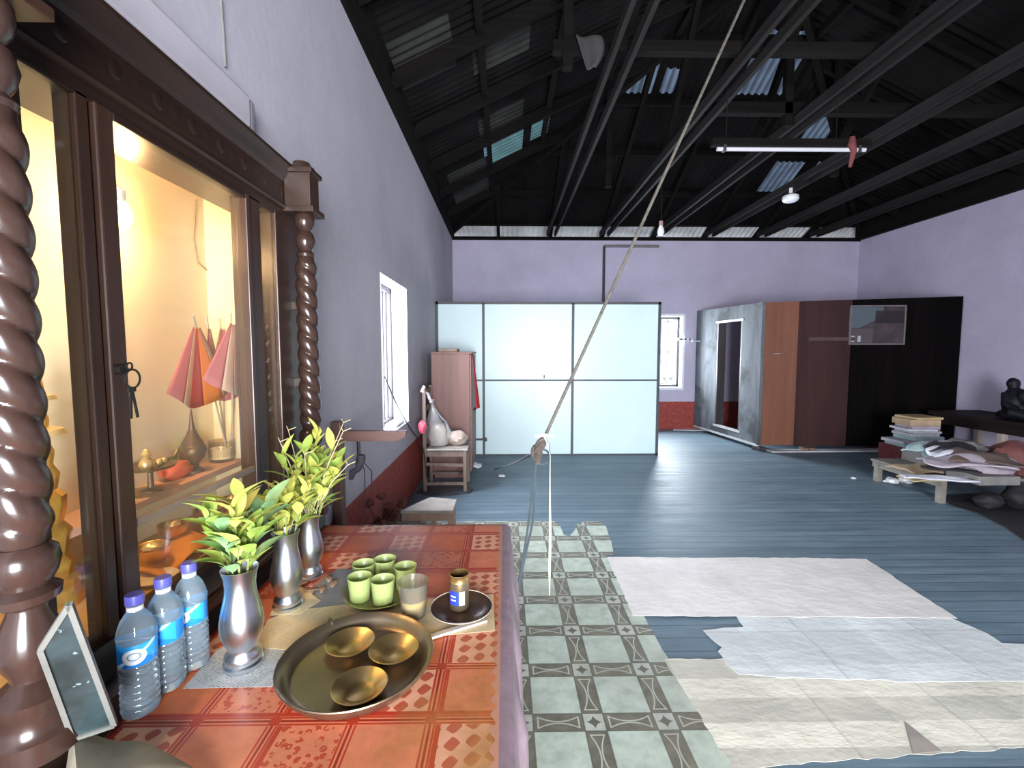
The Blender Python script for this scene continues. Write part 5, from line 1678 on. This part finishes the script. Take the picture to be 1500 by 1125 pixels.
def sprigs(c, H, seed, n, spread, height, label, lean, mats, lw=(.060, .013), dry=0):
    rnd_ = random.Random(seed)
    t = thing('leafy_bunch', (c.x, c.y, c.z+H-.02), label, 'bunch of leaves', 'leafy bunches in the silver vases')
    mouth = Vector((c.x, c.y, c.z+H-.03))
    for i in range(n):
        th = 2*pi*i/n + rnd_.uniform(-.3, .3)
        rr = spread*rnd_.uniform(.35, 1)
        e = mouth + Vector((rr*cos(th)*.8+lean[0], rr*sin(th)+lean[1], height*rnd_.uniform(.55, 1)))
        if e.x < SX+.055: e.x = SX+.055+rnd_.uniform(0, .02)
        a = mouth + Vector((.012*cos(th), .012*sin(th), -.03))
        mid = a.lerp(e, .5) + Vector((0, 0, .02))
        st = MB().tube([a, mid, e], [.0026, .0022, .0014], 5).build('stem', M['twig'], t)
        lf = MB()
        nl = 9
        for k in range(nl):
            u = .30+.70*k/(nl-1)
            p = a.lerp(mid, u*2) if u < .5 else mid.lerp(e, u*2-1)
            ax = (e-a).normalized()
            ph = k*2.4+i
            out = Vector((cos(ph), sin(ph), .35+.5*u))
            d_ = (ax*.7+out*.8)
            if (p + d_.normalized()*lw[0]).x < SX+.02: d_.x = abs(d_.x)*.3
            leaf(lf, p, d_, Vector((0, 0, 1)), lw[0]*rnd_.uniform(.7, 1.2), lw[1]*rnd_.uniform(.8, 1.2), rnd_.uniform(.1, .5))
        lf.build('leaves', M[mats[i % len(mats)]], st, smooth=True)
    for i in range(dry):
        th = rnd_.uniform(0, 2*pi)
        e = mouth + Vector((max(spread*.9*cos(th)+lean[0], SX+.04-mouth.x), spread*.8*sin(th)+lean[1]*1.1, height*rnd_.uniform(.7, 1.25)))
        MB().tube([mouth, mouth.lerp(e, .6)+Vector((0, 0, .02)), e], [.002, .0016, .001], 5).tube([e, e+Vector((.02, .01, .008))], .0012, 4).tube([e, e+Vector((-.012, .015, .010))], .0012, 4).build('dry_stem', M['drytwig'], t)
    return t


c1, H1 = vase(357, 975, 832, 'nearest and largest of the three silver vases')
c2, H2 = vase(422, 890, 779, 'middle silver vase, between the nearest one and the farthest')
c3, H3 = vase(455, 846, 752, 'farthest silver vase, half hidden behind the middle one')
t_ = sprigs(c1, H1, 3, 7, .085, .19, 'broad leaved bright green bunch in the nearest silver vase', (.0, -.01), ['leaf', 'leaf_d', 'leaf_y', 'leaf'], (.078, .018))
sprigs(c2, H2, 5, 7, .075, .16, 'yellow green leafy bunch in the middle silver vase', (.0, .03), ['leaf_y', 'leaf', 'leaf_y'], (.062, .014), 2)
sprigs(c3, H3, 9, 11, .125, .26, 'tallest leafy bunch with dry twigs in the farthest silver vase', (.03, .02), ['leaf_y', 'leaf', 'leaf_y', 'leaf'], (.068, .015), 8)

# ---- water bottles
m, nt, b = new_mat('clear_blue_water_bottle')
b.inputs['Base Color'].default_value = (.74, .90, 1, 1); b.inputs['Roughness'].default_value = .04
b.inputs['Transmission Weight'].default_value = .85; b.inputs['IOR'].default_value = 1.30
M['pet'] = m
M['cap'] = mat('violet_blue_cap', (.10, .10, .46), .4, var=.05)
m, nt, b = new_mat('blue_label'); E.nt = nt
tc = nt.nodes.new('ShaderNodeTexCoord'); s = nt.nodes.new('ShaderNodeSeparateXYZ'); L(nt, tc.outputs['Object'], s.inputs[0])
z_ = (E(s.outputs[2])-.126)*1.0
at = nt.nodes.new('ShaderNodeMath'); at.operation = 'ARCTAN2'; L(nt, s.outputs[1], at.inputs[0]); L(nt, s.outputs[0], at.inputs[1])
# repeated twice round the label
ang = ((E(at.outputs[0])/pi+2.0).frac()-.5)*.10
ov = ((ang/.020).pow(2)+(z_/.015).pow(2))
c = mixc(nt, (z_+ang*.4).gt(.004), (.015, .22, .68), (.03, .36, .82))
c = mixc(nt, (z_-ang*.6).abs().lt(.0035), c, (.45, .75, .95))
c = mixc(nt, ov.lt(1), c, (.85, .90, .95))
c = mixc(nt, ((ang/.012).pow(2)+((z_-.001)/.008).pow(2)-.75).abs().lt(.25), c, (.25, .40, .45))
L(nt, c, b.inputs['Base Color']); b.inputs['Roughness'].default_value = .3
M['label'] = m
bp = P(207, 1040, Z=CT)
t = thing('water_bottle', (bp.x, bp.y, CT), 'water bottle nearest the camera, its whole blue label showing', 'bottle', 'water bottles on the altar table')
R_ = .0315
prf = [(0, .006), (.012, .003), (.024, 0), (.029, .003), (R_, .012)]
z = .012
while z < .095:
    prf += [(R_, z+.003), (R_-.0032, z+.0075), (R_, z+.012)]; z += .013
prf += [(R_-.001, .104), (R_-.001, .149), (R_, .152), (R_+.001, .158), (R_-.002, .172), (.024, .188), (.016, .200), (.0125, .206), (.0125, .214), (.0145, .2145), (.0145, .217), (.0125, .2175), (.0120, .226), (0, .226)]
def pinch(th, zz, r): return r*(1+(.018*cos(6*th) if .01 < zz < .1 else 0))
MB().lathe(prf, (bp.x, bp.y, CT), 36, pinch).build('bottle_body', M['pet'], t, smooth=True)
MB().lathe([(R_-.0004, .106), (R_-.0002, .107), (R_-.0002, .147), (R_-.0004, .148)], (bp.x, bp.y, CT), 36).build('label', M['label'], t, smooth=True)
MB().lathe([(.0128, .2178), (.0150, .2178), (.0150, .233), (.0142, .2355), (0, .2355)], (bp.x, bp.y, CT), 24, lambda th, zz, r: r*(1+.012*cos(24*th))).build('cap', M['cap'], t, smooth=True)
MB().lathe([(.0128, .205), (.0134, .2052), (.0134, .2138), (.0128, .214)], (bp.x, bp.y, CT), 24).build('neck_band', mat('white_neck_band', (.75, .78, .85), .35), t, smooth=True)
t.rotation_euler[2] = .5
for (px_, py_, rz_, lb) in ((247, 1004, -.35, 'water bottle in the middle of the row of three'), (284, 973, -.1, 'water bottle at the far end of the row, next to the vase')):
    q = P(px_, py_, Z=CT)
    copy_thing(t, (q.x, q.y, CT), rz_, lb)

# ---- big bronze tray with three small dishes
M['traymetal'] = mat('worn_bronze_tray', (.30, .23, .155), .33, .9, .25, 8)
M['brass'] = mat('worn_brass_dish', (.66, .46, .20), .34, .95, .2, 14)
tq = P(517, 968, Z=CT+.02)
TC = Vector((tq.x+.010, tq.y, CT+.0024))
t = thing('round_tray', tuple(TC), 'large round bronze tray at the front of the table', 'tray')
RT = .165
MB().lathe([(0, .004), (RT-.035, .004), (RT-.026, .006), (RT-.016, .020), (RT-.006, .031), (RT-.001, .033), (RT, .031), (RT-.004, .022), (RT-.018, .004), (RT-.034, 0), (0, 0)], TC, 72).build('tray_dish', M['traymetal'], t, smooth=True)
hq_ = P(482, 911, Z=CT+.025)
hd = (hq_-TC); hd.z = 0; hd.normalize()
pts = [TC+hd*(RT+.004)+Vector((0, 0, .024))+hd*(.012*cos(2*pi*k/14))+Vector((0, 0, .012*sin(2*pi*k/14))) for k in range(15)]
MB().tube(pts, .0032, 6).build('ring_handle', M['traymetal'], t, smooth=True)
RD = .056
dpos = [((513, 940), 'small brass dish at the back left of the round tray'), ((577, 950), 'small brass dish at the right of the round tray'), ((527, 1004), 'small brass dish nearest the camera on the round tray')]
dish0 = None
for (pp, lb) in dpos:
    q = P(*pp, Z=TC.z+.02)
    if dish0 is None:
        dish0 = thing('brass_dish', (q.x, q.y, TC.z+.0042), lb, 'dish', 'brass dishes on the round tray')
        MB().lathe([(0, .003), (RD*.52, .003), (RD*.56, .005), (RD*.82, .014), (RD*.97, .0185), (RD, .0175), (RD*.86, .0115), (RD*.6, .001), (RD*.5, 0), (0, 0)], (q.x, q.y, TC.z+.0042), 48).build('dish_body', M['brass'], dish0, smooth=True)
        MB().lathe([(RD*.50, .0032), (RD*.53, .0045), (RD*.56, .0055), (RD*.53, .0038)], (q.x, q.y, TC.z+.0042), 40, closed=True).build('inner_ring', M['brass'], dish0, smooth=True)
    else:
        copy_thing(dish0, (q.x, q.y, TC.z+.0042), 0, lb)

# ---- plate with five green cups
pq = P(557, 868, Z=CT+.01)
t = thing('metal_plate', (pq.x, pq.y, CT+.0032), 'dark round metal plate carrying the green cups', 'plate')
RP = .105
MB().lathe([(0, .004), (RP-.03, .004), (RP-.018, .009), (RP-.004, .018), (RP, .018), (RP-.004, .014), (RP-.02, .002), (RP-.03, 0), (0, 0)], (pq.x, pq.y, CT+.0032), 60).build('plate_dish', mat('dark_gilt_plate', (.30, .27, .13), .35, .7, .3), t, smooth=True)
m, nt, b = new_mat('green_frosted_plastic')
b.inputs['Base Color'].default_value = (.50, .62, .22, 1); b.inputs['Roughness'].default_value = .32
b.inputs['Transmission Weight'].default_value = .25; b.inputs['Subsurface Weight'].default_value = .25
b.inputs['Subsurface Radius'].default_value = (.02, .03, .01); b.inputs['Subsurface Scale'].default_value = .5
M['greencup'] = m
cz = CT+.0032+.0045
cups = [((527, 862), 'green cup at the front left of the plate'), ((561, 866), 'green cup at the front right of the plate, beside the frosted cup'), ((594, 846), 'green cup furthest right on the plate'), ((533, 842), 'green cup at the back left of the plate'), ((564, 835), 'green cup at the very back of the plate')]
cup0 = None
for (pp, lb) in cups:
    q = P(*pp, Z=cz+.03)
    if cup0 is None:
        cup0 = thing('green_cup', (q.x, q.y, cz), lb, 'cup', 'green cups on the plate')
        h, r0, r1 = .066, .026, .033
        MB().lathe([(0, .0), (r0, 0), (r0+.001, .003), (r1-.001, h-.003), (r1+.0008, h-.001), (r1, h), (r1-.002, h-.002), (r0-.0015, .006), (0, .005)], (q.x, q.y, cz), 36).build('cup_wall', M['greencup'], cup0, smooth=True)
        MB().lathe([(0, .0055), (r0-.0016, .0055), (r0+.0015, .030), (0, .030)], (q.x, q.y, cz), 30).build('water', M['pet'], cup0, smooth=True)
    else:
        copy_thing(cup0, (q.x, q.y, cz), 0, lb)

# ---- frosted cup with pale drink
q = P(606, 900, Z=CT+.003)
t = thing('frosted_cup', (q.x, q.y, CT+.0032), 'tall frosted clear cup half full of yellowish drink', 'cup')
M['frost'] = clear_mat('frosted_plastic', (.82, .80, .74), .16, (.80, .76, .68), .12)
h, r0, r1 = .092, .031, .040
MB().lathe([(0, 0), (r0, 0), (r0+.001, .004), (r1-.0005, h-.003), (r1+.001, h), (r1-.001, h), (r1-.002, h-.003), (r0-.001, .005), (0, .004)], (q.x, q.y, CT+.0032), 40).build('cup_wall', M['frost'], t, smooth=True)
MB().lathe([(0, .0045), (r0-.0015, .0048), (r0+.0032, .046), (0, .046)], (q.x, q.y, CT+.0032), 36).build('drink', mat('pale_yellow_drink', (.52, .40, .16), .25, var=.08), t, smooth=True)

# ---- dark saucer with a gold rimmed can
q = P(676, 893, Z=CT+.012)
SQ = Vector((q.x, q.y, CT+.0032))
t = thing('dark_saucer', tuple(SQ), 'dark brown saucer under the small gold rimmed can', 'saucer')
rs = .083
MB().lathe([(0, .003), (rs*.5, .003), (rs*.6, .006), (rs*.97, .019), (rs, .0185), (rs*.97, .016), (rs*.6, .002), (rs*.5, 0), (0, 0)], SQ, 56).build('saucer_dish', mat('dark_brown_glaze', (.075, .042, .030), .25, .2, .3), t, smooth=True)
MB().lathe([(rs*.97, .0188), (rs*.985, .0205), (rs, .020), (rs*.995, .0182)], SQ, 56, closed=True).build('rim_line', mat('pale_worn_rim', (.50, .40, .32), .4), t, smooth=True)
q = P(673, 890, Z=CT+.008)
CQ = Vector((q.x, q.y, SQ.z+.0065))
t = thing('drink_can', tuple(CQ), 'small open tin can with gold rim and blue and white label', 'can')
rc_, hc = .0265, .096
MB().lathe([(0, .002), (rc_-.006, .002), (rc_-.003, 0), (rc_, .004), (rc_, hc-.020)], CQ, 44).build('can_body', mat('can_gold_grey', (.42, .33, .20), .3, .85, .1), t, smooth=True)
MB().lathe([(rc_, hc-.020), (rc_-.0008, hc-.018), (rc_-.001, hc-.003), (rc_+.0006, hc-.001), (rc_, hc), (rc_-.0015, hc-.001), (rc_-.002, hc-.02), (rc_-.003, hc-.034), (0, hc-.036)], CQ, 44).build('gold_rim', mat('bright_gold_rim', (.78, .50, .20), .25, .9, .1), t, smooth=True)
f1, f2, f3 = MB(), MB(), MB()
def lab(mb, a0_, a1_, z0_, z1_, rr_):
    n = 10
    vs = [(CQ.x+rr_*cos(a0_+(a1_-a0_)*i/n), CQ.y+rr_*sin(a0_+(a1_-a0_)*i/n), CQ.z+z) for z in (z0_, z1_) for i in range(n+1)]
    mb.add(vs, [(i, i+1, n+2+i, n+1+i) for i in range(n)])
fac = math.atan2(-CQ.y, -CQ.x)
lab(f1, fac-1.15, fac-.02, .018, .055, rc_+.0004); lab(f2, fac-.02, fac+.55, .018, .055, rc_+.0004)
f1.build('blue_label', mat('can_blue', (.025, .05, .52), .35, var=.05), t, smooth=True)
f2.build('white_label', mat('can_white', (.60, .66, .78), .35, var=.05), t, smooth=True)
for zz in (.030, .040): lab(f3, fac-.92, fac-.35, zz, zz+.0035, rc_+.0009)
f3.build('label_lettering', M['white'], t, smooth=True)

# ---- dry petals between the vases
q = P(468, 858, Z=CT)
M['petal'] = mat('dry_tan_petal', (.36, .22, .13), .8, var=.3)
rnd = random.Random(14)
for k in range(7):
    f = MB()
    p = Vector((q.x+rnd.uniform(-.05, .05), q.y+rnd.uniform(-.04, .04), CT+.0045))
    a_ = rnd.uniform(0, 6.28)
    leaf(f, p, Vector((cos(a_), sin(a_), .12)), Vector((0, 0, 1)), .045, .010, .1)
    o = f.build('dry_leaf', M['petal'], smooth=True, solid=.001); tag(o, 'dry curled leaf fallen beside the farthest silver vase', 'dry leaf', 'fallen dry leaves')

# ---- framed slate coloured picture leaning by the near column, a cloth in front of it
m, nt, b = new_mat('slate_blue_glass'); E.nt = nt
v = coords(nt); n1 = noise_node(nt, v, 9, 5); n2 = noise_node(nt, v, 30, 4)
c = ramp(nt, n1, [(.35, (.016, .026, .027)), (.65, (.045, .072, .078))])
c = mixc(nt, E(n2).gt(.66)*.6, c, (.22, .32, .34))
L(nt, c, b.inputs['Base Color']); b.inputs['Roughness'].default_value = .18
BL, BR = P(108, 1080, Z=.832), P(168, 1060, Z=.832)
TL = P(60, 950, X=-.668)
nn_ = (BR-BL).cross(TL-BL).normalized()
TR = Pplane(102, 884, nn_, nn_.dot(BL))
if nn_.x < 0: nn_ = -nn_
t = thing('leaning_picture', tuple((BL+BR)/2), 'dark slate framed picture leaning by the near shrine column', 'picture')
def quad(a_, b_, c_, d_, h0, h1):
    return MB().add([p+nn_*h0 for p in (a_, b_, c_, d_)]+[p+nn_*h1 for p in (a_, b_, c_, d_)], [(0, 1, 2, 3), (7, 6, 5, 4), (0, 4, 5, 1), (1, 5, 6, 2), (2, 6, 7, 3), (3, 7, 4, 0)])
quad(BL, BR, TR, TL, -.003, .002).build('picture_glass', m, t)
f = MB()
for (a_, b_) in ((BL, BR), (BR, TR), (TR, TL), (TL, BL)):
    f.bar(a_+nn_*.001, b_+nn_*.001, .007, .009, nn_)
f.build('frame', mat('pale_worn_frame', (.15, .15, .135), .5), t)
ca_, cb_, cc_, cd_ = P(96, 1058, Z=.825), P(200, 1062, Z=.80), P(330, 1140, Z=.765), P(90, 1180, Z=.82)
def lc(u_, v_):
    p = (ca_.lerp(cb_, u_)).lerp(cd_.lerp(cc_, u_), v_)
    p.x = max(p.x, TX0+.004)
    e_ = min(1, 8*u_*(1-u_)*1.2)*min(1, 6*v_*(1-v_)+.35)
    p.z = CT+.003 + (.072*(1-.7*u_)+.005*sin(7*u_+4*v_))*min(1, e_+.2*(u_ < .2))
    return p
o = MB().grid(lc, 20, 10).build('olive_cloth', mat('olive_grey_cloth', (.30, .27, .20), .85, var=.25, vs=10), smooth=True, solid=.003); tag(o, 'olive grey cloth lying on the near left corner of the table', 'cloth')
